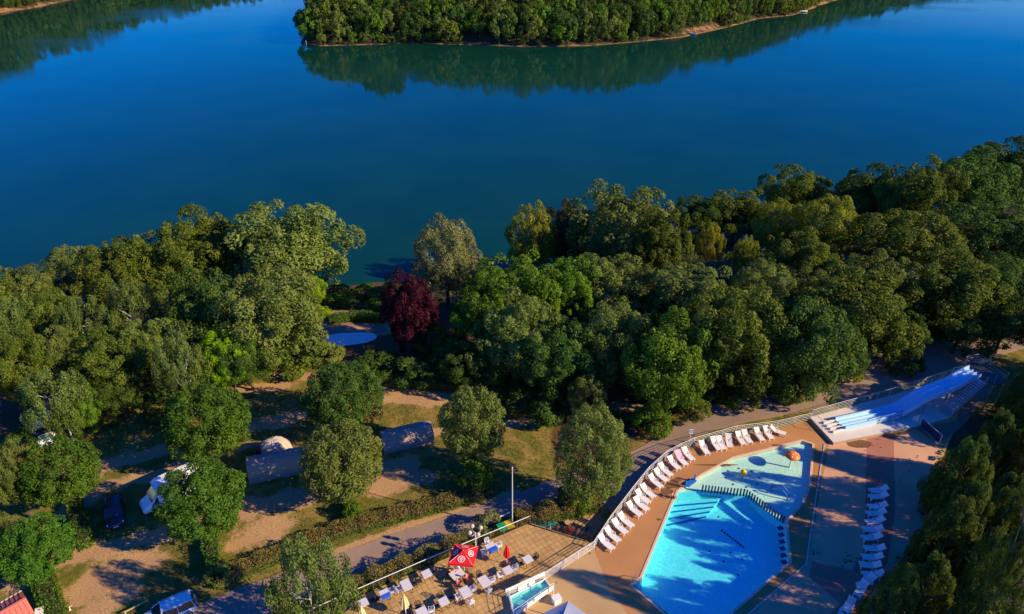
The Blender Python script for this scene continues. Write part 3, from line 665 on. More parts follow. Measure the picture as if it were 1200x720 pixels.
def hedge(pxs, width, height, label, leaf='hedge', top=None, dens=190, size=0.13, zf=None, group=None):
    pts = [PG(a, b, height * 0.75) for a, b in pxs]
    if zf is not None: pts = [P(a, b, zf) for a, b in pxs]
    t = thing('hedge', label, 'hedge', pts[0], 0, group); rng = np.random.RandomState(int(pxs[0][0] * 7 + pxs[0][1]))
    me, nr = leaf_strip('foliage', pts, width, height, dens, size, LEAF[leaf], t, rng)
    if top:
        me.materials.append(LEAF[top]); n = len(nr); cz = np.zeros(n * 12); co = np.zeros(n * 12); me.vertices.foreach_get('co', co)
        z = co.reshape(-1, 4, 3)[:, :, 2].mean(1); zmax = height * 0.8; mi = ((z > zmax) & (rng.random(n) < 0.85)).astype(np.int32); me.polygons.foreach_set('material_index', mi)
    link('foliage', me, t)
    core = MB()
    for a, b in zip(pts[:-1], pts[1:]):
        c = (a + b) / 2 - pts[0]; d = b - a; core.box((c.x, c.y, c.z + height * 0.44), (max(0.3, d.length - 0.35), width * 0.74, height * 0.84), math.atan2(d.y, d.x))
    core.build('stems', LEAF_CORE, t); return t
LEAF_CORE = mat('hedge_twigs', (0.030, 0.030, 0.012), 0.95, 0.3, 4)
# ------------------------------------------------------------------ trees of the campsite
G1 = 'pollarded trees on the camping pitches'
CAMP = [
 (402, 465, 120, 92, 'upright', 'dark green tree with upright shoots standing behind the rounder tree between the two canvas tents', G1),
 (401, 541, 108, 106, 'oliveround', 'grey green rounded tree in front of the upright one, between the two long canvas tents', G1),
 (554, 497, 84, 98, 'oliveround', 'egg shaped olive green tree standing alone right of the second canvas tent', G1),
 (242, 495, 106, 98, 'lime', 'deep green round tree behind the motorhome, touching the tree in front of it', G1),
 (236, 586, 104, 104, 'lime', 'deep green round tree covering the back of the white motorhome', G1),
 (70, 552, 92, 90, 'lime', 'deep green round tree left of the dark parked car', G1),
 (40, 643, 84, 86, 'lime', 'deep green round tree beside the red roofed cabin', G1),
 (695, 534, 106, 122, 'olive', 'willowy olive tree by the road bend beside the row of sunlit loungers', G1),
 (362, 690, 112, 130, 'birch', 'tall drooping birch with white limbs at the bottom edge beside the terrace', 'birches with white limbs'),
 (12, 556, 62, 120, 'olive', 'drooping grey green tree at the left edge above the tree beside the red roof', None),
 (-18, 625, 60, 110, 'olive', 'grey green tree cut off by the left edge below the drooping one', None),
 (66, 470, 92, 92, 'birch', 'birch with crooked white trunk beside the half hidden white van', 'birches with white limbs'),
 (88, 478, 52, 56, 'fresh', 'small light green tree pressed against the crooked white birch', None),
 (266, 418, 70, 74, 'bright', 'small vivid yellow green tree at the edge of the left wood', None),
 (213, 432, 66, 92, 'birch', 'slender birch touching the vivid yellow green tree', 'birches with white limbs'),
]
for px, py, w, h, sp, lb, gr in CAMP: tree_px(px, py, w, h, sp, lb, gr, 'birch_tree' if sp == 'birch' else 'tree')
# the left wood between the pitches and the lake
G2 = 'trees of the wood left of the clearing'
LEFT = [
 (340, 292, 128, 116, 'oliveoak', 'largest crown of the left wood, standing over the lake beside the clearing'),
 (246, 292, 92, 100, 'oak', 'bright topped oak just left of the largest lakeside crown'),
 (190, 312, 90, 92, 'oak', 'broad oak third along the lake shore left of the clearing'),
 (138, 322, 84, 84, 'oak', 'oak fourth along the lake shore left of the clearing'),
 (90, 318, 72, 66, 'olive', 'loose olive crown fifth along the lake shore left of the clearing'),
 (40, 342, 76, 62, 'oliveoak', 'low olive crown sixth along the lake shore left of the clearing'),
 (0, 344, 66, 62, 'oak', 'oak crown on the lake shore cut off by the left edge'),
 (318, 372, 114, 118, 'oliveoak', 'big olive green oak between the largest lakeside crown and the pale track'),
 (245, 368, 96, 104, 'dark', 'dark oak left of the big olive green one, above the vivid yellow green tree'),
 (158, 372, 70, 88, 'birch', 'birch with pale limbs in the middle of the left wood'),
 (103, 384, 72, 84, 'birch', 'birch with pale limbs left of the middle one in the left wood'),
 (60, 376, 66, 72, 'oak', 'oak between two birches near the left edge of the wood'),
 (20, 384, 66, 80, 'birch', 'birch nearest the left edge of the wood'),
 (18, 432, 70, 86, 'oak', 'oak at the left edge above the half hidden white van'),
 (70, 416, 62, 74, 'olive', 'olive tree directly behind the crooked white birch'),
 (134, 424, 82, 78, 'oak', 'oak at the front of the left wood above the dark shaded pitch'),
 (178, 408, 64, 74, 'oliveoak', 'olive oak behind the slender birch at the front of the left wood'),
 (140, 455, 72, 52, 'dark', 'dark low tree at the front edge of the left wood above the shaded pitch'),
 (288, 420, 56, 66, 'dark', 'dark tree right of the vivid yellow green tree'),
 (360, 340, 44, 40, 'bright', 'small bright green tree at the foot of the largest lakeside crown'),
]
for px, py, w, h, sp, lb in LEFT: tree_px(px, py, w, h, sp, lb, G2, clear=1.2, wide=1.12)
# the wood behind the pool
G3 = 'trees of the wood behind the pool'
RIGHT = [
 (522, 305, 92, 104, 'pale', 'pale grey green tree beside the dark red tree at the lake'),
 (480, 362, 64, 92, 'copper', 'dark red copper leaved tree at the edge of the clearing'),
 (622, 282, 60, 92, 'yellow', 'yellow green tree first from the left among the tall lakeside crowns behind the pool'),
 (664, 278, 58, 82, 'brownolive', 'brown tinged tree between the yellow green tree and the tall grey green one'),
 (727, 272, 106, 110, 'oliveoak', 'tall grey green oak in the middle of the lakeside row behind the pool'),
 (778, 290, 66, 84, 'oak', 'green oak leaning against the tall grey green one on its right'),
 (600, 344, 96, 92, 'fresh', 'light green broad tree in front of the yellow green one'),
 (668, 338, 76, 76, 'fresh', 'light green tree right of the light green broad one'),
 (560, 370, 58, 70, 'fresh', 'small light green tree in front of the pale grey green one'),
 (604, 398, 92, 100, 'oliveoak', 'shaded olive oak below the light green broad tree'),
 (716, 336, 82, 74, 'oliveoak', 'olive oak below the tall grey green one'),
 (722, 402, 86, 104, 'olive', 'light olive feathery tree above the willowy tree by the road bend'),
 (786, 430, 96, 118, 'fresh', 'bright green tree by the road above the bend of the pool fence'),
 (776, 345, 72, 70, 'olive', 'olive crown behind the bright green roadside tree'),
 (812, 352, 96, 88, 'oliveoak', 'grey olive oak uphill of the bright green roadside tree'),
 (655, 420, 92, 90, 'dark', 'dark shaded tree left of the light olive feathery tree'),
 (688, 466, 46, 52, 'olive', 'little olive tree right behind the willowy tree by the road bend'),
 (822, 254, 72, 52, 'dark', 'low dark crown on the lake right of the tall grey green oak'),
 (864, 250, 72, 56, 'oak', 'low crown on the lake second right of the tall grey green oak'),
 (832, 286, 38, 48, 'yellowbirch', 'slim yellowish birch left of its twin behind the grey olive oak'),
 (874, 300, 40, 54, 'yellowbirch', 'slim yellowish birch right of its twin behind the grey olive oak'),
 (936, 230, 84, 70, 'oak', 'rounded oak on the lake in front of the bare brown birch'),
 (968, 270, 84, 88, 'yellow', 'sunlit yellow green tree below the bare brown birch'),
 (915, 266, 62, 66, 'yellow', 'smaller yellow green tree left of the sunlit one'),
 (992, 228, 30, 54, 'brown', 'thin brown half bare birch on the lake side of the wood'),
 (1031, 230, 80, 72, 'dark', 'dark oak right of the thin brown birch'),
 (1078, 230, 74, 84, 'oak', 'oak between two dark crowns high on the right'),
 (1058, 290, 112, 92, 'oak', 'broad oak below the dark oak beside the brown birch'),
 (1136, 220, 102, 84, 'dark', 'dark crown on the lake second from the right edge'),
 (1190, 205, 88, 80, 'dark', 'dark crown on the lake cut off by the right edge'),
 (1162, 280, 118, 86, 'dark', 'broad dark tree below the two lakeside crowns at the right edge'),
 (856, 398, 112, 130, 'oak', 'large dense oak hanging over the road left of the slide'),
 (893, 345, 82, 80, 'olive', 'olive tree between the twin birches and the large dense oak'),
 (946, 406, 112, 122, 'dark', 'large dark oak over the road directly behind the foot of the slide'),
 (998, 370, 116, 108, 'oak', 'oak over the road behind the middle of the slide'),
 (1030, 335, 80, 80, 'oliveoak', 'olive oak uphill of the oak behind the middle of the slide'),
 (1114, 340, 110, 96, 'oak', 'broad oak behind the top of the slide'),
 (1172, 340, 84, 84, 'dark', 'dark oak beside the broad oak behind the top of the slide'),
 (1128, 384, 84, 60, 'dark', 'low dark tree at the roadside behind the slide tower'),
 (1182, 376, 72, 70, 'dark', 'low dark tree at the right edge behind the slide tower'),
 (940, 306, 84, 70, 'oak', 'oak below the smaller yellow green tree'),
 (958, 342, 76, 62, 'olive', 'olive crown behind the large dark oak over the road'),
 (1046, 386, 72, 62, 'dark', 'dark tree over the road left of the slide tower'),
 (560, 425, 70, 56, 'dark', 'dark low tree at the shaded edge of the clearing'),
]
for px, py, w, h, sp, lb in RIGHT: tree_px(px, py, w, h, sp, lb, G3, 'copper_beech' if sp == 'copper' else 'tree', clear=0.5 if (px, py) in ((786, 430), (856, 398), (946, 406), (1128, 384), (1046, 386), (722, 402)) else 1.2, wide=1.02 if sp in ('copper', 'brown', 'yellowbirch', 'pale') else 1.14)
# evergreens at the right edge of the pool garden
G4 = 'evergreens screening the pool garden'
EVER = [
 (1208, 470, 77, 96, 'evergreen farthest back beside the slide tower'), (1160, 528, 71, 100, 'evergreen next to the slide stairs'), (1202, 540, 75, 100, 'evergreen at the right edge below the farthest one'),
 (1126, 560, 84, 112, 'evergreen overhanging the grey deck behind the shaded loungers'), (1172, 600, 88, 110, 'evergreen beside the road at the right edge'),
 (1108, 636, 88, 118, 'evergreen directly behind the middle of the shaded lounger row'), (1154, 672, 92, 120, 'evergreen second from the bottom beside the right hand road'),
 (1082, 700, 88, 108, 'evergreen at the bottom covering the end of the shaded lounger row'), (1136, 742, 110, 110, 'evergreen at the bottom edge beside the right hand road'),
 (1172, 622, 84, 128, 'evergreen at the roadside between the two lower ones'), (1126, 618, 84, 128, 'evergreen in the heart of the belt behind the shaded loungers'),
 (1046, 712, 84, 100, 'evergreen at the bottom, the one nearest the pool'),
]
for px, py, w, h, lb in EVER: tree_px(px, py, w, h, 'pine', 'feathery dark ' + lb, G4, 'pine_tree', clear=0.4, minb=4.4, maxb=4.9 if py < 600 else 99)
# evergreens just outside the frame whose shade lies across the deck and the pool's near end
for px, py, w, lb in ((1030, 790, 110, 'evergreen below the frame nearest the pool'), (1150, 810, 120, 'evergreen below the frame nearest the right hand road')): tree_px(px, py, w, w, 'pine', 'feathery dark ' + lb, G4, 'pine_tree', clear=0.4, minb=4.2)
tree_at((33.5, 30.6, 0), 2.0, 3.2, 12.8, 'pine', 'tallest evergreen, its tip rising among those beside the right hand road', G4, 'pine_tree')
# tall trees beyond the right edge whose shade lies over the slide, the road and the deck
for px, py, w, lb in ((1275, 452, 90, 'first'), (1290, 415, 100, 'second'), (1350, 400, 120, 'third'), (1340, 480, 110, 'fourth'), (1345, 570, 110, 'fifth'), (1350, 670, 120, 'sixth')): tree_px(px, py, w, w, 'dark', 'tall dark oak beyond the right edge of the garden, ' + lb + ' from the slide', 'tall oaks beyond the right edge', minb=5.0, clear=2.0)

# shrubs and undergrowth that can be told apart
BUSH = [
 (556, 556, 44, 44, 'fresh', 'light green shrub at the foot of the egg shaped olive tree'), (412, 600, 22, 24, 'fresh', 'small bright shrub at the foot of the grey green rounded tree'),
 (572, 614, 34, 28, 'pale', 'rounded pale green shrub by the wheelie bins'), (676, 582, 44, 34, 'fresh', 'leafy shrub at the foot of the willowy tree by the road bend'),
 (258, 672, 34, 22, 'olive', 'dusty olive shrub at the corner where two hedges meet'), (338, 420, 56, 40, 'oak', 'low shrub beside the pale track at the edge of the left wood'),
 (380, 414, 44, 30, 'olive', 'shrub left of the pale sand pad'), (346, 392, 36, 30, 'oak', 'shrub under the big olive green oak near the pale sand pad'),
 (392, 352, 40, 16, 'fresh', 'low bright shrub between the lake and the brown path'), (418, 354, 34, 14, 'oak', 'low shrub right of the bright one by the lake'), (448, 350, 46, 22, 'dark', 'dark shrub by the lake left of the dark red tree'),
 (398, 343, 34, 18, 'dark', 'dark shrub on the lake bank right of the largest lakeside crown'), (424, 342, 34, 18, 'dark', 'dark shrub on the lake bank in the middle of the clearing'), (452, 343, 36, 20, 'dark', 'dark shrub on the lake bank beside the dark red tree'), (410, 347, 30, 12, 'oak', 'low green shrub between two dark ones on the lake bank'), (438, 347, 30, 12, 'oak', 'low green shrub on the lake bank nearest the dark red tree'),
 (372, 366, 30, 18, 'bright', 'bright green shrub at the left end of the clearing hedge'), (505, 395, 40, 40, 'yellow', 'yellowish shrub behind the dark red tree'),
 (530, 420, 60, 40, 'dark', 'dark shrub in the shade right of the dark red tree'), (440, 428, 56, 26, 'dark', 'dark shrub in the shade below the sand pad'), (485, 436, 60, 28, 'dark', 'dark shrub in the shade below the dark red tree'),
 (580, 450, 60, 34, 'dark', 'dark shrub behind the egg shaped olive tree'), (640, 480, 50, 36, 'dark', 'dark shrub in the shade left of the willowy tree'),
 (612, 470, 44, 30, 'dark', 'dark shrub at the shaded edge of the yellow lawn'), (760, 490, 40, 34, 'fresh', 'leafy shrub at the roadside under the bright green tree'), (832, 458, 44, 24, 'oak', 'leafy shrub over the rail fence below the large dense oak'),
 (985, 432, 50, 24, 'oak', 'leafy shrub behind the rail fence near the slide'), (905, 452, 40, 24, 'dark', 'leafy shrub between the two ends of rail fence'),
 (1190, 500, 46, 44, 'fresh', 'light green shrub poking out of the evergreens at the right edge'), (1112, 588, 26, 20, 'bright', 'small bright green sprig bush among the evergreens'),
 (20, 520, 40, 30, 'dark', 'dark shrub left of the half hidden white van'), (770, 498, 34, 26, 'fresh', 'leafy shrub at the verge left of the rail fence'), (868, 466, 44, 26, 'oak', 'leafy shrub at the right end of the short rail fence'), (925, 452, 50, 26, 'dark', 'leafy shrub at the verge between both rail fences'), (950, 446, 40, 24, 'oak', 'leafy shrub just left of the longer rail fence'), (1060, 424, 44, 28, 'dark', 'dark shrub at the right end of the longer rail fence'), (812, 480, 40, 26, 'oak', 'leafy shrub at the left end of the short rail fence'), (200, 470, 60, 34, 'dark', 'dark shrub behind the shaded pitch'), (100, 500, 34, 26, 'oak', 'shrub right of the half hidden white van'),
]
for b in BUSH: bush_px(*b)
# undergrowth of the woods: nobody could count it
def undergrowth(polys, n, seed, name='undergrowth'):
    rng = np.random.RandomState(seed); pos = []
    while len(pos) < n:
        x = rng.uniform(-95, 120, 4000); y = rng.uniform(38, 150, 4000); z = ground_raw(x, y); qx, qy = proj(x, y, z)
        ok = (y < shore(x) - 1.0); m = np.zeros(len(x), bool)
        for p in polys: m |= pip(qx, qy, p)
        for a, b, c, keep in zip(x, y, z, ok & m):
            if keep and math.sin(a * 0.8) * math.cos(b * 0.7 + a * 0.3) > -0.25: pos.append((a, b, c + 0.08 + 0.9 * rng.random() ** 1.5))
    pos = np.array(pos[:n]); nr = unit(rng.normal(size=(n, 3)) * 0.6 + np.array([0.1, -0.1, 0.9])); L = 0.30 + 0.35 * rng.random(n)
    o = link(name, quads_mesh(name, pos, nr, L, L * 0.6, rng.random(n), rng, LEAF['dark'])); return tag(o, 'low dark undergrowth of leaves on the floor of the woods', 'undergrowth', kind='stuff')
undergrowth([[(-300, 250), (-300, 430), (60, 460), (200, 440), (290, 425), (360, 410), (372, 380), (380, 345), (360, 250)],
             [(470, 340), (470, 410), (420, 420), (420, 445), (560, 448), (650, 460), (660, 540), (690, 530), (740, 500), (810, 468), (900, 442), (1000, 414), (1300, 350), (1400, 150), (500, 300)],
             [(1100, 520), (1400, 430), (1400, 600), (1190, 560), (1160, 700), (1070, 760), (1075, 620)]], 26000, 5)

# rough grass of the lawns and verges
def tufts(n, seed):
    rng = np.random.RandomState(seed); out = []
    x = rng.uniform(-62, 14, n * 3); y = rng.uniform(33, 84, n * 3); z = ground_raw(x, y); qx, qy = proj(x, y, z)
    ok = ~pip(x, y, PLAT) & ~pip(qx, qy, [a for a, b in ROAD] + [b for a, b in reversed(ROAD)]) & (qy > 425) & (qx > -40) & (qx < 760)
    for f in FOREST_PX: ok &= ~pip(qx, qy, f)
    d = np.full(len(x), 9.0)
    for pts, w in TRACKS: d = np.minimum(d, dist_poly(x, y, W2(pts, -1.0)) / w)
    ok &= (d > 0.75 + 0.5 * rng.random(len(x))) & (np.sin(x * 1.3 + 2 * np.sin(y * 0.9)) * np.cos(y * 1.1 + x * 0.4) + rng.normal(size=len(x)) * 0.5 > -0.1)
    pos = np.stack([x, y, z + 0.05], 1)[ok][:n]; m = len(pos); nr = unit(rng.normal(size=(m, 3)) * np.array([1, 1, 0.5]) + np.array([0, 0, 0.5])); L = 0.12 + 0.16 * rng.random(m)
    o = link('grass', quads_mesh('grass', pos, nr, L, L * 0.35, rng.random(m), rng, leaf_mat('dry_grass_blade', (0.085, 0.100, 0.018), (0.300, 0.220, 0.070)))); return tag(o, 'dry rough grass growing between the sandy pitches', 'grass', kind='stuff')
tufts(30000, 8)
# hedges
hedge([(255, 677), (330, 645), (400, 618), (470, 600)], 1.5, 1.0, 'long clipped hedge on the far side of the road left of the lamp shadow', top='hedgetop')
hedge([(470, 600), (530, 585), (574, 571)], 1.5, 1.0, 'clipped brown topped hedge on the far side of the road opposite the wheelie bins', top='hedgetop')
hedge([(380, 707), (430, 681), (490, 657), (552, 630)], 1.7, 1.9, 'thick brown topped hedge between the terrace and the road', top='hedgetop', leaf='privet')
hedge([(606, 608), (650, 596), (700, 583)], 1.9, 1.5, 'rough hedge between the road and the turquoise deck chairs', top='hedgetop')
hedge([(400, 702), (455, 676), (520, 648)], 0.6, 0.75, 'narrow green hedge strip against the terrace glass', leaf='privet')
hedge([(84, 582), (98, 634)], 1.35, 1.35, 'trimmed green hedge below the round tree left of the dark car', leaf='privet', dens=75, size=0.16)
hedge([(42, 655), (54, 690), (66, 732)], 1.6, 1.5, 'trimmed green hedge right of the red roofed cabin', leaf='privet', dens=75, size=0.16)
hedge([(243, 610), (250, 668)], 1.2, 1.4, 'trimmed green hedge below the round tree that hides the motorhome', leaf='privet', dens=75, size=0.16)
hedge([(404, 570), (414, 606)], 1.1, 1.3, 'trimmed green hedge below the grey green rounded tree', leaf='privet', dens=75, size=0.16)
hedge([(386, 373), (412, 369), (450, 371)], 1.5, 1.1, 'bright green hedge in the clearing by the lake', leaf='fresh')
hedge([(425, 440), (480, 446), (540, 450)], 1.6, 1.1, 'dark hedge in the shade behind the double track', leaf='dark' if False else 'hedge')
hedge([(700, 583), (716, 574)], 1.0, 0.7, 'low end of hedge at the road bend', leaf='privet')
# far trees on the peninsula, each its own
PT = random.Random(12); n_far = 0
def shore_walk(line, step):
    acc = 0; out = []
    for a, b in zip(line[:-1], line[1:]):
        L = math.hypot(b[0] - a[0], b[1] - a[1]); u = ((b[0] - a[0]) / L, (b[1] - a[1]) / L); nrm = (-u[1], u[0])
        while acc < L: out.append((a[0] + u[0] * acc, a[1] + u[1] * acc, nrm)); acc += step
        acc -= L
    return out
far_pts = []
for d, step in ((1.2, 4.6), (7, 6.4), (14, 7.2), (22, 8.0), (31, 9.0), (41, 9.5)):
    for x, y, nr in shore_walk(PENLINE, step):
        x2, y2 = x + nr[0] * d + PT.uniform(-2, 2), y + nr[1] * d + PT.uniform(-2, 2)
        h, dd = pen_h(np.array([x2]), np.array([y2])); h, dd = float(h[0]), float(dd[0])
        if dd < 0.4: continue
        qx, qy = proj(x2, y2, h + 8)
        beach = 795 < qx < 850
        if beach and dd < 3.5: continue
        far_pts.append((x2, y2, h, dd, float(qx), float(qy)))
vis = sorted([q for q in far_pts if 330 < q[4] < 990], key=lambda q: -q[5])[:285]; rest = [q for q in far_pts if q not in vis]
_lf = ['far', 'far', 'dark', 'oak', 'far', 'olive', 'fresh']
LOOK = {'far': 'mid green', 'dark': 'dark green', 'oak': 'olive green', 'olive': 'pale olive', 'fresh': 'light green'}
def far_place(qx, d):
    return ('at the shore' if d < 5 else 'in the second row' if d < 11 else 'high on the slope') + ' ' + ('at the left tip' if qx < 430 else 'right of the left tip' if qx < 520 else 'left of the middle' if qx < 610 else 'in the middle' if qx < 700 else 'left of the beach' if qx < 785 else 'above the beach' if qx < 860 else 'right of the beach')
for x, y, h, d, qx, qy in vis:
    small = d < 5 and PT.random() < 0.5
    a = PT.uniform(2.2, 3.4) if small else PT.uniform(4.2, 6.4); b = a * PT.uniform(0.8, 1.1) if small else PT.uniform(5.0, 7.6); hc = b * (0.95 if small else 1.10)
    lf = PT.choice(['olive', 'fresh', 'olive']) if small else PT.choice(_lf)
    t = thing('far_tree', ('low ' if small else 'tall ') + LOOK[lf] + ' tree ' + far_place(qx, d) + ' of the peninsula', 'tree', (x, y, h - 0.1), PT.random() * 6.28, 'trees of the wooded peninsula')
    c = link('crown', PT.choice(T['far']), t, loc=(0, 0, hc), scale=(a, a, b)); set_leaf(c, LEAF[lf]); link('trunk', FTRUNK, t, scale=(a, a, hc)); n_far += 1
# the top left bank
ORDW = 'first second third fourth fifth sixth seventh eighth ninth tenth eleventh twelfth thirteenth fourteenth'.split(); _k = [-1]
lh_pts = []
for d, step in ((1.8, 5.0), (9, 8), (19, 9.5), (31, 11), (46, 12), (62, 13), (80, 14), (98, 15)):
    for x, y, nr in shore_walk(LHL, step):
        x2, y2 = x + nr[0] * d + PT.uniform(-3, 3), y + nr[1] * d + PT.uniform(-3, 3); h, dd = lh_h(np.array([x2]), np.array([y2]))
        if float(dd[0]) > 0.6:
            qx, qy = proj(x2, y2, float(h[0]) + 5); lh_pts.append((x2, y2, float(h[0]), d, float(qx), float(qy)))
for q in [q for q in lh_pts if -20 < q[4] < 90 and q[3] <= 3]:
    _k[0] += 1; a = PT.uniform(3.0, 4.5); b = PT.uniform(4, 6.5); t = thing('far_tree', 'leafy tree on the far bank, ' + ORDW[_k[0] % 14] + ' from the top left corner', 'tree', (q[0], q[1], q[2] - 0.1), PT.random() * 6, 'trees of the top left bank')
    c = link('crown', PT.choice(T['far']), t, loc=(0, 0, b), scale=(a, a, b)); set_leaf(c, LEAF['far']); link('trunk', FTRUNK, t, scale=(a, a, b))
rest += [q for q in lh_pts if not (-20 < q[4] < 90 and q[3] <= 3)]
def far_wood(name, pts, seed, per=190):
    rng = np.random.RandomState(seed); P_, N_, L_, T_ = [], [], [], []
    for x, y, h, *_ in pts:
        a = rng.uniform(3.8, 5.6); b = rng.uniform(5.5, 8.5); d = unit(rng.normal(size=(per, 3)) + np.array([0, 0, 0.2])); r = 0.75 + 0.3 * rng.random((per, 1))
        P_.append(np.array([x, y, h + b * 1.05]) + d * r * np.array([a, a, b])); N_.append(unit(d + rng.normal(size=(per, 3)) * 0.5)); L_.append(np.full(per, 1.9) * (0.6 + 0.7 * rng.random(per))); T_.append(np.full(per, rng.random()) * 0.6 + rng.random(per) * 0.4)
    L = np.concatenate(L_); o = link(name, quads_mesh(name, np.concatenate(P_), np.concatenate(N_), L, L * 0.8, np.concatenate(T_), rng, LEAF['far']))
    return tag(o, 'distant wood on the hills round the lake, reading as one mass', 'wood', kind='stuff')
far_wood('distant_wood', rest, 3)
# ------------------------------------------------------------------ pool terrace: deck, pool, walls
POOL_PX = [(741, 686), (752, 678), (770, 634), (787, 593), (795, 576), (823, 557), (860, 537), (893, 529), (940, 517), (952, 521), (948, 570), (939, 590), (921, 611), (925, 658), (857, 717), (812, 752), (790, 727)]
POOL = W2(POOL_PX)
def offset_poly(poly, d):
    n = len(poly); area = sum(poly[i][0] * poly[(i + 1) % n][1] - poly[(i + 1) % n][0] * poly[i][1] for i in range(n)); s = 1 if area > 0 else -1; out = []
    for i in range(n):
        a, b, c = Vector(poly[i - 1]), Vector(poly[i]), Vector(poly[(i + 1) % n]); e1 = (b - a).normalized(); e2 = (c - b).normalized()
        n1 = Vector((e1.y, -e1.x)) * s; n2 = Vector((e2.y, -e2.x)) * s; m = (n1 + n2); m = m / max(0.35, m.length_squared) * 2 / 1
        out.append(tuple(b + m * d * 0.5 * (2 / 2)))
    return out
COP = offset_poly(POOL, 0.42)
def sheet(name, poly, z, m, holes=(), kind='structure'): return tag(MB().prism(poly, z, None, holes=holes).build(name, m), kind=kind)
# the raised platform the whole garden stands on, with its retaining walls
tag(MB().prism(PLAT, -3.0, 0.0, holes=[COP], m=0, bottom=False, mside=1).build('pool_deck', [M['beige'], M['wallside']]), kind='structure')
sheet('deck_band', W2([(696, 643), (715, 614.5), (740, 581.5), (760, 556.5), (780, 538.5), (797, 529.5), (813, 522.5), (862, 508.5), (910, 502.5), (948, 494), (972, 518), (958, 590), (946, 662), (862, 735), (815, 790), (760, 760), (737, 722), (714, 690), (705, 667)]), 0.004, M['terracotta'], holes=[COP])
sheet('shaded_deck', W2([(949, 494.5), (977, 519.5), (1074, 501), (1100, 520), (1095, 560), (1086, 618), (1062, 755), (1000, 800), (820, 790), (862, 735.5), (946.5, 662), (958.5, 590), (972.5, 518)]), 0.002, M['shadedeck'])  # right hand zone, coloured for the shade it lies in
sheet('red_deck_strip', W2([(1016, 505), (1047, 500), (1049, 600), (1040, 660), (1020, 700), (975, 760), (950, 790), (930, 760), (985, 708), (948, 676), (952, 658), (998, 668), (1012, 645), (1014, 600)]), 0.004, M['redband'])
TERR = W2([(400, 708.5), (510, 660.5), (620.5, 613.8), (693, 636.5), (696, 643), (690, 646.5), (637, 681), (593, 702), (560, 760), (470, 820), (300, 760)])
sheet('terrace_paving', TERR, 0.008, M['tiles'])
# light kerb between the red band and the shaded right hand deck
kb = MB(); KERB = W2([(966, 521), (955, 590), (945, 661), (862, 733), (820, 775)])
for a, b in zip(KERB[:-1], KERB[1:]):
    d = Vector(b) - Vector(a); kb.box(((a[0] + b[0]) / 2, (a[1] + b[1]) / 2, 0.03), (d.length, 0.12, 0.06), math.atan2(d.y, d.x))
tag(kb.build('deck_kerb', M['kerbgrey']), kind='structure')
# pool shell: coping, walls, floors
tag(MB().prism(COP, -0.30, 0.05, holes=[POOL], m=0).build('pool_coping', M['coping'], bevel=0.0), kind='structure')
WALL = offset_poly(POOL, 0.004)
DIV_PX = [(795, 576), (823, 569), (850, 575), (873, 577), (880, 578), (899, 596), (921, 611)]
shallow = W2([(795, 576), (823, 557), (860, 537), (893, 529), (940, 517), (952, 521), (948, 570), (939, 590), (921, 611), (899, 596), (880, 578), (873, 577), (850, 576), (823, 573)])
deep = W2([(741, 686), (752, 678), (770, 634), (787, 593), (795, 576), (823, 573), (850, 576), (873, 577), (880, 578), (899, 596), (921, 611), (925, 658), (857, 717), (812, 752), (790, 727)])
wl_ = MB(); n = len(POOL)
for i in range(n):
    a, b = WALL[i], WALL[(i + 1) % n]; wl_.add([(a[0], a[1], -1.7), (b[0], b[1], -1.7), (b[0], b[1], -0.28), (a[0], a[1], -0.28)], [(0, 1, 2, 3)])
tag(wl_.build('pool_wall', M['liner']), kind='structure')
tag(MB().prism(offset_poly(shallow, 0.0), -1.69, -0.34, bottom=False, m=0, mside=1).build('splash_pool_floor', [M['linerlight'], M['liner']]), kind='structure')
sheet('deep_pool_floor', offset_poly(deep, 0.3), -1.45, M['liner'])
# steps down into the deep end
st = MB(); A = P(795, 576); B = P(787, 594)
for k in range(4):
    t0 = k * 0.9; p = [P(788 - 0.6 * k * 2, 580 + 6.0 * k), P(846 - 4 * k, 577 + 4.2 * k), P(842 - 4 * k, 581.5 + 4.2 * k), P(786.5 - 1.2 * k, 586 + 6.0 * k)]
    st.prism([(q.x, q.y) for q in p], -1.44, -0.85 - 0.17 * k, m=0)
    p2 = [(p[3].x, p[3].y), (p[2].x, p[2].y)]; d = Vector(p2[1]) - Vector(p2[0]); st.box(((p2[0][0] + p2[1][0]) / 2, (p2[0][1] + p2[1][1]) / 2, -0.87 - 0.17 * k), (d.length, 0.16, 0.06), math.atan2(d.y, d.x), m=1)
tag(st.build('pool_steps', [M['liner'], M['bluepaint']]), kind='structure')
# dark floor tiles: a dotted lane and blue grilles at the right hand wall
tl = MB()
for k in range(9):
    q = P(846 + 3.1 * k, 622 + 2.4 * k, -1.44); tl.box((q.x, q.y, -1.437), (0.22, 0.22, 0.02), 0.6)
for a, b in ((831, 646), (856, 648), (848, 658), (865, 674), (870, 656), (842, 606)): q = P(a, b, -1.44); tl.box((q.x, q.y, -1.437), (0.17, 0.17, 0.02), 0.4)
tag(tl.build('pool_floor_tile', M['navy']), kind='structure')
gr = thing('inlet_grille', 'row of dark blue grilles under water along the right wall of the deep pool', 'grille', P(918, 640, -1.0))
for k in range(6):
    q = P(914.5 + 0.9 * k, 619 + 8 * k, -0.25) - gr.location; MB().box((0, 0, 0), (0.55, 0.42, 0.04), 0.25).build('panel', M['navy'], gr, loc=q)
gr2 = thing('inlet_grille', 'dark blue strip under water along the lower left wall of the deep pool', 'grille', P(765, 708, -0.6))
for k in range(7):
    q = P(745 + 7.2 * k, 690 + 6.0 * k, -0.20) - gr2.location; MB().box((0, 0, 0), (0.62, 0.26, 0.04), -0.95).build('panel', M['navy'], gr2, loc=q)
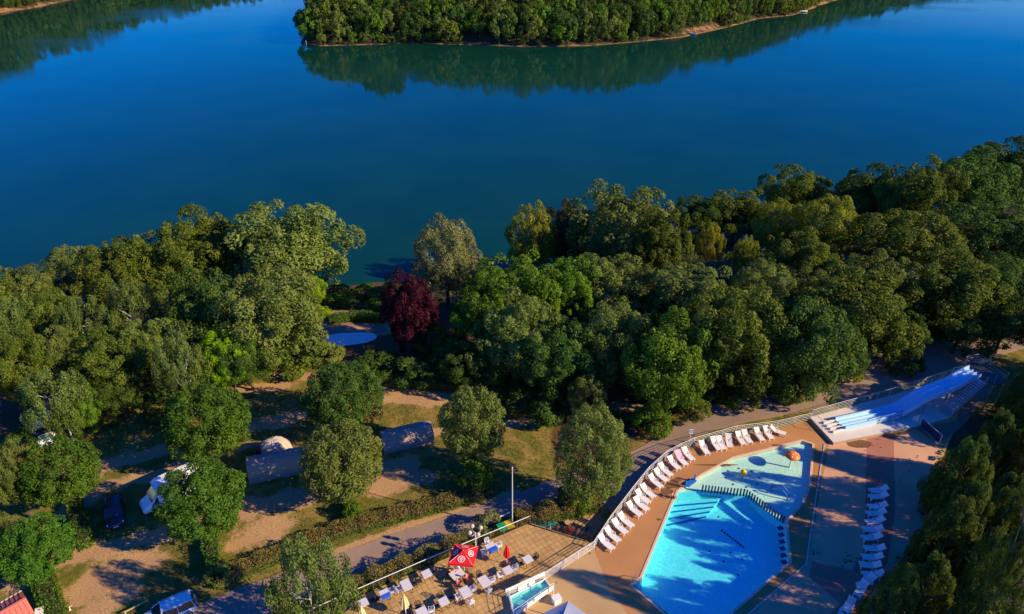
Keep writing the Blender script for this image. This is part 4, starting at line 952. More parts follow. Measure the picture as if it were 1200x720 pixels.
sheet('pool_water', deep, -0.10, M['poolwater']); sheet('pool_water', shallow, -0.10, M['splashwater'])
# wet patches and puddle stains by the pool, splashes by the slide
def blob(px, py, rx, ry, seed, z):
    r = random.Random(seed); c = P(px, py); return [(c.x + rx * math.cos(t) * (0.8 + 0.4 * r.random()), c.y + ry * math.sin(t) * (0.8 + 0.4 * r.random())) for t in [i * 2 * math.pi / 16 for i in range(16)]]
for i, (a, b, rx, ry) in enumerate([(787, 568, 0.85, 0.6), (781, 576, 0.6, 0.5), (793, 563, 0.5, 0.3), (772, 609, 0.22, 0.16), (841, 545, 2.4, 0.14)]):
    tag(MB().prism(blob(a, b, rx, ry, i, 0), 0.012, None).build('wet_patch', M['wet']), kind='structure')
for i, (a, b, rx, ry) in enumerate([(1007, 520, 1.5, 0.7), (1040, 505, 1.9, 1.3)]): tag(MB().prism(blob(a, b, rx, ry, i + 9, 0), 0.012, None).build('wet_patch', M['wet']), kind='structure')

# ------------------------------------------------------------------ fences
def along(pts, step):
    out = []; 
    for a, b in zip(pts[:-1], pts[1:]):
        n = max(1, round((b - a).length / step)); out += [a.lerp(b, k / n) for k in range(n)]
    return out + [pts[-1]]
def rail_fence(pts, label, h=1.1, rails=5, step=2.0, m='white', name='pool_fence', pr=0.035, rr=0.018, tilt=0.0, toprail=True):
    t = thing(name, label, 'fence', pts[0]); o = pts[0]; ps = along(pts, step)
    pm = MB().tube((0, 0, 0), (0, 0, h), pr, n=6).mesh('post', M[m]); 
    for p in ps: link('post', pm, t, loc=p - o)
    for k in range(rails):
        z = h * (0.14 + 0.84 * k / max(1, rails - 1)); mb = MB()
        for a, b in zip(pts[:-1], pts[1:]): mb.tube(a - o + Vector((0, 0, z)), b - o + Vector((0, 0, z)), rr * (1.5 if k == rails - 1 and toprail else 1), n=5)
        mb.build('rail', M[m], t)
    return t
rail_fence([P(a, b) for a, b in FENCE_LINE], 'long white railing curving behind the row of sunlit loungers', m='white')
rail_fence([P(594, 701), P(637, 681.5), P(696, 643.6)], 'straight white railing between the tiled terrace and the beige deck', m='white', rails=6)
rail_fence([P(949.5, 489.5, 0.36), P(1042, 464, 0.36), P(1090, 449, 0.36), P(1160, 424, 0.36)], 'white railing along the back of the slide slab', m='galv', rails=5)
rail_fence([P(949.5, 489.5, 0.36), P(963, 504, 0.36)], 'short white railing at the front end of the slide slab', m='galv', rails=2, step=1.6)
rail_fence([P(622, 614.5), P(660, 626), P(693, 636.5)], 'dark guard rail at the far corner of the tiled terrace', m='dark', rails=3, name='guard_rail')
# mesh panels of that dark rail
gd = thing('mesh_screen', 'dark see through panels hung on the guard rail at the terrace corner', 'screen', P(622, 614.5))
for k in range(6):
    a = P(622, 614.5).lerp(P(693, 636.5), k / 6); b = P(622, 614.5).lerp(P(693, 636.5), (k + 0.95) / 6); d = b - a
    mb = MB()
    for q in range(9): mb.box((d.length * (q + 0.5) / 9, 0.05, 0.52), (0.06, 0.02, 0.8))
    mb.build('panel', M['dark'], gd, loc=a - gd.location, rot=(0, 0, math.atan2(d.y, d.x)))
# glass balustrade of the terrace
gb = thing('glass_balustrade', 'glass balustrade with a white top rail along the road side of the terrace', 'balustrade', P(621, 613.5))
pts = along([P(621, 613.5), P(510, 660.2), P(400, 708.2), P(330, 739.5)], 1.5); mb = MB()
for a, b in zip(pts[:-1], pts[1:]): mb.tube(a - gb.location + Vector((0, 0, 1.0)), b - gb.location + Vector((0, 0, 1.0)), 0.032, n=6)
mb.build('top_rail', M['white'], gb); pm = MB().tube((0, 0, 0), (0, 0, 1.0), 0.025, n=6).mesh('post', M['steel'])
for p in pts: link('post', pm, gb, loc=p - gb.location)
for a, b in zip(pts[:-1], pts[1:]):
    d = b - a; MB().box((d.length / 2, 0, 0.5), (d.length - 0.10, 0.012, 0.86)).build('pane', M['glass'], gb, loc=a - gb.location, rot=(0, 0, math.atan2(d.y, d.x)))
# timber rail fences along the wood
def timber(px_list, label):
    pts = [PG(a, b) for a, b in px_list]; t = thing('rail_fence', label, 'fence', pts[0]); ps = along(pts, 2.2)
    pm = MB().tube((0, 0, -0.1), (0, 0, 0.85), 0.06, n=6).mesh('post', M['wood'])
    for p in ps: link('post', pm, t, loc=Vector((p.x, p.y, ground(p.x, p.y))) - pts[0])
    for a, b in zip(ps[:-1], ps[1:]):
        a = Vector((a.x, a.y, ground(a.x, a.y) + 0.82)); b = Vector((b.x, b.y, ground(b.x, b.y) + 0.82)); MB().tube(a - pts[0], b - pts[0], 0.05, n=6).build('rail', M['wood'], t)
timber([(832, 474), (850, 468), (868, 462)], 'short timber rail fence at the roadside below the large dense oak')
timber([(990, 436), (1015, 430), (1056, 420)], 'longer timber rail fence at the roadside behind the slide')
timber([(1190, 512), (1215, 510)], 'weathered timber rail at the right edge beside the evergreens')

# ------------------------------------------------------------------ water slide
SLZ = 0.36
slabp = W2([(949, 489), (977, 519), (1074, 500), (1115, 489), (1124, 468), (1092, 449), (1042, 464)], SLZ)
sheet('bare_soil', W2([(1074, 503), (1120, 494), (1128, 470), (1098, 447), (1160, 427), (1176, 440), (1128, 500), (1100, 520)]), 0.006, M['soil'])
MB().prism(slabp, 0.0, SLZ, m=0, mside=1).build('slide_slab', [M['slab'], M['wallside']])
tag(bpy.data.objects['slide_slab'], 'pale raised concrete slab under the water slide', 'slab')
CL = [(984, 497.5, 0.6), (1000, 494, 0.6), (1018, 490, 0.6), (1036, 485.5, 0.65), (1052, 480.5, 0.95), (1066, 472.5, 1.7), (1082, 463, 2.5), (1098, 456.5, 3.0), (1116, 449.5, 3.45), (1131, 440.5, 4.1), (1142, 436, 4.35)]
cl = [P(a, b, z) for a, b, z in CL]
sl = thing('water_slide', 'wide three lane water slide running down onto the pale slab', 'slide', (cl[0].x, cl[0].y, SLZ)); so = sl.location
fine = []
for i in range(len(cl) - 1):
    p0, p1, p2, p3 = cl[max(0, i - 1)], cl[i], cl[i + 1], cl[min(len(cl) - 1, i + 2)]
    for k in range(4):
        t = k / 4; fine.append(0.5 * ((2 * p1) + (p2 - p0) * t + (2 * p0 - 5 * p1 + 4 * p2 - p3) * t * t + (3 * p1 - p0 - 3 * p2 + p3) * t ** 3))
fine.append(cl[-1])
HW = 0.78
prof = [(-HW - 0.12, -0.25), (-HW - 0.12, 0.36), (-HW, 0.38), (-HW + 0.04, 0.05), (-HW + 0.15, 0.0), (-0.34, 0.0), (-0.29, 0.18), (-0.24, 0.18), (-0.19, 0.0), (0.19, 0.0), (0.24, 0.18), (0.29, 0.18), (0.34, 0.0), (HW - 0.15, 0.0), (HW - 0.04, 0.05), (HW, 0.38), (HW + 0.12, 0.36), (HW + 0.12, -0.25)]
vs = []; fs = []; npf = len(prof)
gdir = Vector((cl[-1].x - cl[0].x, cl[-1].y - cl[0].y, 0)).normalized()
for i, p in enumerate(fine):
    d = (fine[min(len(fine) - 1, i + 1)] - fine[max(0, i - 1)]); d.z = 0; d = (d.normalized() * 0.5 + gdir * 0.5).normalized(); s = Vector((d.y, -d.x, 0))
    for a, z in prof: vs.append(p + s * a + Vector((0, 0, z)) - so)
for i in range(len(fine) - 1):
    for k in range(npf): fs.append((i * npf + k, i * npf + (k + 1) % npf, (i + 1) * npf + (k + 1) % npf, (i + 1) * npf + k))
mb = MB(); mb.add(vs, fs); mb.build('chute', M['slide'], sl, fix=True)
# lane ends, supports
d0 = (fine[0] - fine[2]); d0.z = 0; d0.normalize(); s0 = Vector((d0.y, -d0.x, 0))
for k in (-0.80, -0.27, 0.27, 0.80):
    a = fine[0] + s0 * k; b = a + d0 * 1.5; MB().box((0, 0, 0), (1.5, 0.20, 0.22)).build('lane_wall', M['white'], sl, loc=(a + b) / 2 - so + Vector((0, 0, -0.08)), rot=(0, 0, math.atan2(d0.y, d0.x)))
for i in (10, 18, 24, 30, 36):
    p = fine[i] - so; 
    for sgn in (-1, 1):
        q = p + Vector((0, 1, 0)) * 0 + s0 * sgn * 0.65; MB().tube((q.x, q.y, 0), (q.x, q.y, q.z - 0.1), 0.09, n=8).build('support', M['steel'], sl)
# blue panel rail on the near side of the lower bend
a = fine[11] - s0 * 0 - so; 
for sgn in (1,):
    p0 = fine[9] + s0 * -0.98 * (1 if s0.y > 0 else -1) - so; p1 = fine[15] + s0 * -0.98 * (1 if s0.y > 0 else -1) - so
    d = p1 - p0; mb = MB()
    for k in (0, 0.5, 1): mb.tube(p0.lerp(p1, k) + Vector((0, 0, -0.3)), p0.lerp(p1, k) + Vector((0, 0, 0.75)), 0.04, n=6)
    for z in (0.25, 0.75): mb.tube(p0 + Vector((0, 0, z)), p1 + Vector((0, 0, z)), 0.04, n=6)
    mb.build('side_rail', M['bluepaint'], sl)
# tower platform with its railing
top = cl[-1] - so; gdir2 = (fine[-1] - fine[-5]); gdir2.z = 0; gdir2.normalize(); sd2 = Vector((gdir2.y, -gdir2.x, 0)); rz2 = math.atan2(gdir2.y, gdir2.x)
pc = top + gdir2 * 0.95 + sd2 * 0.5
MB().box((0, 0, 0), (1.9, 4.2, 0.16)).build('tower_deck', M['dark'], sl, loc=pc + Vector((0, 0, -0.05)), rot=(0, 0, rz2))
for a in (-0.85, 0.85):
    for b in (-1.95, 1.95):
        q = pc + gdir2 * a + sd2 * b; MB().tube((q.x, q.y, 0), (q.x, q.y, pc.z + 1.1), 0.07, n=6).build('tower_post', M['steel'], sl)
mb = MB(); c4 = [pc + gdir2 * a + sd2 * b for a, b in ((-0.9, -2.05), (0.9, -2.05), (0.9, 2.05))]
for z in (0.4, 0.75, 1.1):
    for a, b in zip(c4[:-1], c4[1:]): mb.tube(a + Vector((0, 0, z)), b + Vector((0, 0, z)), 0.022, n=5)
mb.build('tower_railing', M['steel'], sl)
# stairs
s_top = P(1150, 446, 4.25) - so; s_bot = P(1107, 485, SLZ) - so; nst = 18; sdv = s_bot - s_top; sdv.z = 0; sdv.normalize(); perp = Vector((-sdv.y, sdv.x, 0)); rzs = math.atan2(sdv.y, sdv.x)
tm = MB().box((0, 0, 0), (0.27, 1.15, 0.06)).mesh('tread', M['tread'])
for k in range(nst): link('tread', tm, sl, loc=s_top.lerp(s_bot, (k + 0.3) / nst), rot=(0, 0, rzs))
for sg in (-1, 1):
    o_ = perp * 0.62 * sg; MB().tube(s_top + o_, s_bot + o_, 0.06, n=6).build('stringer', M['steel'], sl); mb = MB()
    mb.tube(s_top + o_ + Vector((0, 0, 0.95)), s_bot + o_ + Vector((0, 0, 0.95)), 0.03, n=5); mb.tube(s_top + o_ + Vector((0, 0, 0.5)), s_bot + o_ + Vector((0, 0, 0.5)), 0.022, n=5)
    for k in range(5): q = s_top.lerp(s_bot, k / 4) + o_; mb.tube(q, q + Vector((0, 0, 0.95)), 0.025, n=5)
    mb.build('handrail', M['steel'], sl)
# dark gate panels beside the slab
gt = thing('mesh_gate', 'dark blue mesh gate standing open between the slide slab and the evergreens', 'gate', P(1077, 500))
g1 = P(1100, 521) - gt.location; dgt = g1.normalized(); mb = MB()
MB().tube((0, 0, 0), (0, 0, 1.3), 0.05, n=6).build('post', M['galv'], gt); MB().tube(g1, g1 + Vector((0, 0, 1.3)), 0.05, n=6).build('post', M['galv'], gt)
MB().box((g1.x / 2, g1.y / 2, 0.68), (g1.length - 0.16, 0.03, 1.1), math.atan2(g1.y, g1.x)).build('panel', M['navy'], gt)
for z in (0.12, 1.25): MB().tube((0, 0, z), g1 + Vector((0, 0, z)), 0.03, n=6).build('rail', M['galv'], gt)
g5 = P(1074, 497) - gt.location; MB().box((g5.x - 0.3, g5.y, 0.62), (0.85, 0.04, 1.15), 0.3).build('leaf', M['white'], gt)

# ------------------------------------------------------------------ pool features
bar = thing('pool_divider', 'zigzag row of dark blue upright bars between the splash pool and the deep pool', 'barrier', P(873, 577, -0.1))
bpts = [P(a, b, -0.1) for a, b in ((821, 575), (850, 578.5), (873, 580), (919, 613))]; bm_ = MB().box((0, 0, 0.30), (0.12, 0.14, 0.95)).mesh('bar', M['navy'])
for a, b in zip(bpts[:-1], bpts[1:]):
    nn = round((b - a).length / 0.30)
    for k in range(nn): p = a.lerp(b, (k + 0.5) / nn); link('bar', bm_, bar, loc=p - bar.location)
bl = thing('fountain_ball', 'yellow ball fountain standing in the splash pool', 'fountain', P(870, 560, -0.34))
MB().ball((0, 0, 0.72), 0.34, 16, 10).build('ball', M['yellow'], bl, smooth=True); MB().tube((0, 0, 0), (0, 0, 0.5), 0.06, n=8).build('stem', M['steel'], bl)
for k in range(8): MB().lathe([(0.11, 0), (0.11, 0.03)], 8, (1.75 * math.cos(k * 0.785), 1.35 * math.sin(k * 0.785), 0)).build('jet', M['navy'], bl)
ms = thing('mushroom_fountain', 'orange mushroom fountain with white dots at the far corner of the splash pool', 'fountain', P(925, 548, -0.34))
MB().tube((0, 0, 0), (0, 0, 1.75), 0.09, n=10).build('stem', M['whiteplastic'], ms)
capp = [(0.75, 1.60), (0.77, 1.64), (0.72, 1.75), (0.58, 1.88), (0.36, 1.98), (0.15, 2.03), (0.001, 2.05)]; MB().lathe([(0.001, 1.66)] + capp, 20).build('cap', M['orange'], ms, smooth=True)
for k in range(9):
    r_ = (0.23, 0.54)[k > 2]; z_ = (2.015, 1.905)[k > 2]; th = k * 2.1 if k < 3 else k * 1.047; dd = MB().lathe([(0.08, 0), (0.001, 0.03)], 8).build('dot', M['white'], ms, loc=(r_ * math.cos(th), r_ * math.sin(th), z_)); dd.rotation_euler = (0, (0.28, 0.72)[k > 2], th)
    dd.rotation_mode = 'XYZ'
ar = thing('water_arch', 'low blue hoop standing in the shaded part of the splash pool', 'hoop', P(911, 582, -0.34))
mb = MB(); q = [Vector((-0.95 * math.cos(t), 0.25 * math.sin(t * 2) * 0.3, 1.1 * math.sin(t))) for t in [i * math.pi / 10 for i in range(11)]]
mb.path(q, 0.06, 8); mb.build('hoop', M['bluepaint'], ar, rot=(0, 0, -0.5)); mb = MB(); mb.path([v_ + Vector((0.1, 0.45, 0)) for v_ in q], 0.06, 8); mb.build('hoop', M['bluepaint'], ar, rot=(0, 0, -0.5))
# blue stair rails at the shallow end
hr = thing('pool_handrail', 'chunky blue posts and rail at the steps into the pool', 'handrail', P(804, 572))
for a, b in ((803, 571.5), (813.5, 564.5)):
    q = P(a, b) - hr.location; MB().box((q.x, q.y, 0.45), (0.13, 0.13, 0.95), 0.5).build('post', M['bluepaint'], hr)
q0 = P(804.5, 570) - hr.location; q1 = P(814, 563.5) - hr.location; MB().box(((q0.x + q1.x) / 2, (q0.y + q1.y) / 2, 0.12), ((q1 - q0).length, 0.5, 0.22), math.atan2((q1 - q0).y, (q1 - q0).x)).build('rail', M['bluepaint'], hr)
ld = thing('pool_ladder', 'small steel ladder with hooped handles at the lower left corner of the pool', 'ladder', P(747, 682))
for s in (-0.25, 0.25):
    MB().path([Vector((s, -0.45, 0.03)), Vector((s, -0.4, 0.55)), Vector((s, -0.1, 0.72)), Vector((s, 0.2, 0.55)), Vector((s, 0.3, -0.9))], 0.028, 7).build('handle', M['steel'], ld)
for z in (-0.3, -0.55, -0.8): MB().tube((-0.25, 0.3, z), (0.25, 0.3, z), 0.025, n=6).build('rung', M['steel'], ld)
ld.rotation_euler = (0, 0, -0.9)
# deck lights and drains on the kerb
for i, (a, b) in enumerate([(961, 581), (953, 622), (945, 662), (904, 704), (915, 671), (888, 693), (858, 719)]):
    q = P(a, b); o_ = thing('deck_stud', ['small pale stud on the kerb level with the splash pool', 'small pale stud halfway along the deck kerb', 'small pale stud at the corner of the deck kerb', 'small pale stud on the kerb past its corner', 'small pale stud on the pool edge near its right corner', 'small pale stud midway along the lower right pool edge', 'small pale stud near the bottom of the pool edge'][i], 'stud', (q.x, q.y, 0.05))
    MB().lathe([(0.10, 0), (0.11, 0.03), (0.001, 0.10)], 8).build('cap', M['kerbgrey'], o_)
# a few leaves blown onto the shaded deck
rl = np.random.RandomState(3); lp = []
for a, b, n_, s_ in ((997, 660, 26, 7), (1060, 548, 8, 5), (1053, 562, 6, 4), (980, 535, 5, 4), (1070, 540, 6, 6), (955, 648, 6, 4), (1020, 520, 12, 14), (690, 640, 6, 10)):
    for _ in range(n_): q = P(a + rl.normal() * s_, b + rl.normal() * s_ * 0.7); lp.append((q.x, q.y, 0.035))
lp = np.array(lp); nn = np.tile([0, 0, 1.0], (len(lp), 1)) + rl.normal(size=(len(lp), 3)) * 0.25
tag(link('fallen_leaves', quads_mesh('fallen_leaves', lp, unit(nn), np.full(len(lp), 0.24), np.full(len(lp), 0.15), rl.random(len(lp)), rl, LEAF['brown'])), 'brown leaves scattered on the shaded deck', 'leaves', kind='stuff')

# pale sand pad and brown paths in the clearing
def ground_patch(name, pxs, m, dz):
    poly = [PG(a, b) for a, b in pxs]; c = sum(poly, Vector()) / len(poly); vs = [c] + poly; rings = [c] + poly
    mb = MB(); V = []; F = []; n = len(poly); K = 6
    V.append((c.x, c.y, ground(c.x, c.y) + dz))
    for k in range(1, K + 1):
        for p in poly: q = c.lerp(p, k / K); V.append((q.x, q.y, ground(q.x, q.y) + dz))
    for i in range(n): F.append((0, 1 + i, 1 + (i + 1) % n))
    for k in range(K - 1):
        for i in range(n): F.append((1 + k * n + i, 1 + (k + 1) * n + i, 1 + (k + 1) * n + (i + 1) % n, 1 + k * n + (i + 1) % n))
    mb.add(V, F); o = mb.build(name, m); me = o.data
    if me.polygons[0].normal.z < 0: me.flip_normals()
    return tag(o, kind='structure')
ground_patch('sand_pad', [(376, 398), (384, 393), (400, 391), (425, 390), (437, 391), (442, 394), (440, 398), (430, 402), (412, 405), (396, 406), (384, 404)], M['sandpad'], 0.06)
ground_patch('brown_path', [(366, 374), (392, 374), (450, 381), (452, 389), (436, 390), (400, 390.5), (383, 392), (372, 390)], M['soil'], 0.04)
# ------------------------------------------------------------------ sun loungers
def lounger(name, label, loc, rz, group):
    t = thing(name, label, 'sun lounger', loc, rz, group); m = M['whiteplastic']
    sm = MB()                                            # head towards -X, foot towards +X
    for k in range(9): sm.box((-0.18 + 0.125 * k, 0, 0.34), (0.105, 0.54, 0.035))
    for s in (-1, 1): sm.box((0.33, s * 0.285, 0.33), (1.22, 0.05, 0.07))
    sm.build('seat', m, t)
    bk = MB(); ca, sa = math.cos(R(38)), math.sin(R(38))
    for k in range(5): d = 0.08 + 0.145 * k; bk.box((-0.25 - d * ca, 0, 0.36 + d * sa), (0.12, 0.54, 0.035), rot=Euler((0, R(38), 0)))
    for s in (-1, 1): bk.box((-0.25 - 0.37 * ca, s * 0.285, 0.36 + 0.37 * sa), (0.76, 0.05, 0.06), rot=Euler((0, R(38), 0)))
    bk.build('backrest', m, t)
    lm = MB().box((0, 0, 0.15), (0.07, 0.06, 0.31)).mesh('leg', m)
    for x in (-0.5, 0.8):
        for s in (-0.27, 0.27): link('leg', lm, t, loc=(x, s, 0))
    am = MB().box((0, 0, 0.52), (0.42, 0.05, 0.03)).box((0.18, 0, 0.43), (0.03, 0.04, 0.18)).mesh('armrest', m)
    for s in (-0.32, 0.32): link('armrest', am, t, loc=(-0.12, s, 0))
    return t
ORD = ['first', 'second', 'third', 'fourth', 'fifth', 'sixth', 'seventh', 'eighth', 'ninth', 'tenth', 'eleventh', 'twelfth', 'thirteenth', 'fourteenth', 'fifteenth', 'sixteenth', 'seventeenth', 'eighteenth', 'nineteenth', 'twentieth', 'twenty first', 'twenty second']
LG = [(710, 637, 18, 15), (717.5, 628, 18, 15), (726, 618.5, 18, 15), (733, 611, 18, 14), (743, 598, 18, 14), (751, 592, 18, 14), (753, 583.5, 18, 14), (759, 577, 18, 14), (768, 565.5, 18, 14), (774.5, 558.5, 18, 14), (779.5, 552, 18, 14), (789.5, 544, 16, 15), (798, 539, 15, 15), (806, 533.5, 15, 15),
      (825, 526, 11, 15), (838.5, 521.5, 11, 15), (845, 520.5, 10, 15), (854, 518, 4, 15), (867.5, 515, 11, 15), (875, 513, 11, 15), (889.5, 510.5, 11, 14), (900, 508.5, 11, 14), (911, 506, 16, 5)]
proto = None; nL = len(LG)
for i, (x, y, dx, dy) in enumerate(LG):
    c = P(x, y, 0.3); a = P(x - dx / 2, y - dy / 2, 0.3); b = P(x + dx / 2, y + dy / 2, 0.3); rz = math.atan2(b.y - a.y, b.x - a.x); c.z = 0.012
    k = nL - 1 - i
    lab = ('white lounger at the slide end of the curved row, turned sideways' if k == 0 else 'white lounger with a pink printed towel over its backrest' if i == 12 else
           'white sunlit lounger, nearest to the tiled terrace in the curved row' if i == 0 else f'white sunlit lounger, {ORD[i]} from the terrace end of the curved row')
    if proto is None: proto = lounger('sun_lounger', lab, c, rz, 'white loungers in the curved sunlit row'); bpy.context.view_layer.update()
    else: copy_tree(proto, c, rz, lab, 'white loungers in the curved sunlit row')
    if i == 12:
        tw = thing('towel', 'pink printed towel draped over a white lounger backrest', 'towel', c, rz); mb = MB(); V = []; F = []
        for u in range(9):
            for v in range(7):
                s = -0.15 + u * 0.14; q = (-0.10 - s * math.cos(R(38)), 0.39 + s * math.sin(R(38))) if s > 0 else (-0.10 - s, 0.39); V.append((q[0], -0.36 + v * 0.12, q[1] + 0.02 * math.sin(v * 2.1 + u)))
        for u in range(8):
            for v in range(6): F.append((u * 7 + v, u * 7 + v + 1, u * 7 + v + 8, u * 7 + v + 7))
        mb.add(V, F).build('cloth', M['pinkwhite'], tw, smooth=True)
SL = [(1029.5, 575, 0.05), (1029, 582.5, 0.03), (1028, 594, 0.0), (1026.5, 602, 0.0), (1025, 611.5, 0.12), (1022.5, 621, -0.10), (1021.5, 630.5, 0.05), (1024.5, 643.5, -0.12), (1022, 653.5, -0.10), (1019.5, 663, -0.18), (1023, 674, -0.08), (1015, 682.5, 0.45), (1008.5, 691.5, 0.8), (994.5, 712, 0.9), (988, 719, 0.7)]
for i, (x, y, da) in enumerate(SL):
    c = P(x, y, 0.3); c.z = 0.012
    lab = f'shaded white lounger, {ORD[i]} from the slide in the straight row by the evergreens' if i < 13 else ('shaded white lounger half under the evergreens, last but one of its row' if i == 13 else 'shaded white lounger at the bottom, last of its row by the evergreens')
    copy_tree(proto, c, math.pi + da * 1.0, lab, 'white loungers in the shaded row')

# ------------------------------------------------------------------ terrace furniture
def table(px, py, label, sx=0.8, sy=0.8, rz=R(31), cloth=False, z=0.008):
    c = P(px, py, 0.73); t = thing('terrace_table', label, 'table', (c.x, c.y, z), rz, 'tables on the tiled terrace')
    MB().box((0, 0, 0.725), (sx, sy, 0.035)).build('tabletop', M['tabletop'], t, bevel=0.008)
    lm = MB().tube((0, 0, 0), (0, 0, 0.705), 0.022, n=6).mesh('leg', M['dark'])
    for a in (-1, 1):
        for b in (-1, 1): link('leg', lm, t, loc=(a * (sx / 2 - 0.06), b * (sy / 2 - 0.06), 0))
    if cloth:
        q = thing('table_cloth', 'blue cloth hanging over one side of a ' + cloth, 'tablecloth', (c.x, c.y, z), rz); mb = MB()
        mb.box((0, -sy * 0.30, 0.748), (sx * 0.98, sy * 0.42, 0.008)).box((0, -sy * 0.52, 0.62), (sx * 0.98, 0.012, 0.26)); mb.build('cloth', M['blue'], q)
    return t
def chair_mesh(m):
    o = {}
    o['seat'] = MB().box((0, 0, 0.44), (0.44, 0.44, 0.03)).mesh('seat', m)
    bk = MB()
    for k in range(6): bk.box((-0.20 + 0.08 * k, -0.235, 0.65), (0.035, 0.02, 0.36))
    bk.path([Vector((-0.22, -0.22, 0.44)), Vector((-0.22, -0.25, 0.80)), Vector((-0.10, -0.26, 0.88)), Vector((0.10, -0.26, 0.88)), Vector((0.22, -0.25, 0.80)), Vector((0.22, -0.22, 0.44))], 0.02, 5); o['backrest'] = bk.mesh('backrest', m)
    o['leg'] = MB().tube((0, 0, 0), (0, 0, 0.43), 0.018, n=5).mesh('leg', m)
    o['armrest'] = MB().box((0, 0.0, 0.64), (0.045, 0.42, 0.025)).tube((0, 0.18, 0.44), (0, 0.18, 0.63), 0.016, n=5).mesh('armrest', m); return o
CH = {'white': chair_mesh(M['whiteplastic']), 'dark': chair_mesh(M['dark']), 'grey': chair_mesh(M['galv'])}
def chair(loc, rz, kind, label):
    t = thing('terrace_chair', label, 'chair', loc, rz, 'chairs on the tiled terrace'); q = CH[kind]; link('seat', q['seat'], t); link('backrest', q['backrest'], t)
    for a in (-0.2, 0.2):
        for b in (-0.2, 0.2): link('leg', q['leg'], t, loc=(a, b, 0))
        link('armrest', q['armrest'], t, loc=(a * 1.15, 0, 0))
    return t
SIDES = {'l': (math.pi, 'left of'), 'r': (0.0, 'right of'), 'f': (math.pi / 2, 'behind'), 'n': (-math.pi / 2, 'in front of')}
def seat_set(px, py, label, short, chairs, sx=0.8, sy=0.8, rz=R(31), cloth=False):
    t = table(px, py, label, sx, sy, rz, short if cloth else False); rr = random.Random(int(px * 3 + py))
    for sd, kind in chairs:
        a, txt = SIDES[sd]; a2 = a + rz; dist = (sx if sd in 'lr' else sy) / 2 + 0.24 + rr.uniform(0, 0.16); w = rr.uniform(-0.12, 0.12)
        p = Vector((t.location.x + math.cos(a2) * dist - math.sin(a2) * w, t.location.y + math.sin(a2) * dist + math.cos(a2) * w, 0.008))
        chair(p, a2 + math.pi / 2 + math.pi + rr.uniform(-0.25, 0.25) + math.pi, kind, f'{ {"white":"white slatted","dark":"dark metal","grey":"grey metal"}[kind] } chair {txt} {short}')
SETS = [
 (575.5, 641, 'white table with a blue cloth between the two red parasols', 'the blue clothed table', [('l', 'white'), ('r', 'white'), ('f', 'white')], 0.9, 0.9, True),
 (567.5, 681.5, 'longer white table in front of the open red parasol', 'the longer table in front of the red parasol', [('r', 'white'), ('f', 'dark'), ('n', 'grey')], 0.85, 1.15, False),
 (595, 668.5, 'white table just below the closed red parasol', 'the table just below the closed red parasol', [('l', 'white'), ('r', 'grey')], 0.8, 0.8, False),
 (618.5, 655.5, 'white table alone on the empty far part of the terrace', 'the table on the empty far part of the terrace', [('r', 'dark'), ('l', 'dark')], 0.8, 0.8, False),
 (545.5, 694, 'white table between the longer table and the bottom edge, ringed by white chairs', 'the white chaired table nearest the longer one', [('l', 'white'), ('r', 'grey'), ('n', 'white')], 0.85, 1.1, False),
 (520, 705, 'white table with dark chairs in the lower middle of the terrace', 'the dark chaired table in the lower middle', [('l', 'dark'), ('r', 'dark'), ('f', 'dark')], 0.8, 0.8, False),
 (500, 672.5, 'white table by the glass left of the open red parasol', 'the glass side table nearest the red parasol', [('l', 'dark'), ('r', 'dark')], 0.8, 0.8, False),
 (476, 685.5, 'long white table by the glass behind a cream parasol', 'the long table by the glass', [('l', 'grey'), ('r', 'dark')], 0.8, 1.15, False),
 (450.5, 695.5, 'white table with a blue cloth by the glass', 'the blue clothed table by the glass', [('l', 'dark'), ('r', 'grey')], 0.8, 0.8, True),
 (425.5, 706.5, 'white table by the glass nearest the big birch', 'the table by the glass nearest the birch', [('r', 'dark'), ('l', 'dark')], 0.8, 0.8, False),
 (494.5, 717.5, 'white table at the bottom edge right of the cream parasol', 'the table at the bottom edge by the cream parasol', [('r', 'white'), ('f', 'dark')], 0.9, 0.9, False),
]
for a in SETS: seat_set(a[0], a[1], a[2], a[3], a[4], a[5], a[6], R(31), a[7])
table(535.5, 672.5, 'white table with people under the open red parasol', 0.9, 1.2, R(-52))
# parasols
def closed_parasol(px, py, m, label, h=2.5, r=0.26):
    b = P(px, py); t = thing('closed_parasol', label, 'parasol', (b.x, b.y, 0.008)); MB().lathe([(0.42, 0), (0.42, 0.07), (0.30, 0.10), (0.05, 0.12)], 14).build('base', M['redstone'], t)
    MB().tube((0, 0, 0.1), (0, 0, h), 0.03, n=8).build('pole', M['white'], t); mb = MB(); n = 14; V = []; prof = [(r * 0.55, 0.95), (r, 1.08), (r * 0.85, 1.5), (r * 0.62, 1.95), (r * 0.30, 2.3), (0.02, h + 0.02)]
    for q, z in prof:
        for i in range(n): k = q * (1 + (0.28 if i % 2 else -0.12)); V.append((k * math.cos(2 * math.pi * i / n), k * math.sin(2 * math.pi * i / n), z * h / 2.5 + (0.06 if i % 2 and q == prof[0][0] else 0)))
    F = [(k * n + i, k * n + (i + 1) % n, (k + 1) * n + (i + 1) % n, (k + 1) * n + i) for k in range(len(prof) - 1) for i in range(n)]
    mb.add(V, F).build('canopy', m, t); MB().tube((0, 0, 1.42), (0, 0, 1.48), r * 0.98, n=12).build('strap', m, t); return t
closed_parasol(594, 661.5, M['red'], 'closed red parasol on a round brown base')
closed_parasol(476, 721, M['cream'], 'closed cream parasol right of the other cream one', 2.6, 0.30)
closed_parasol(427, 735, M['cream'], 'closed cream parasol nearest the big birch', 2.6, 0.30)
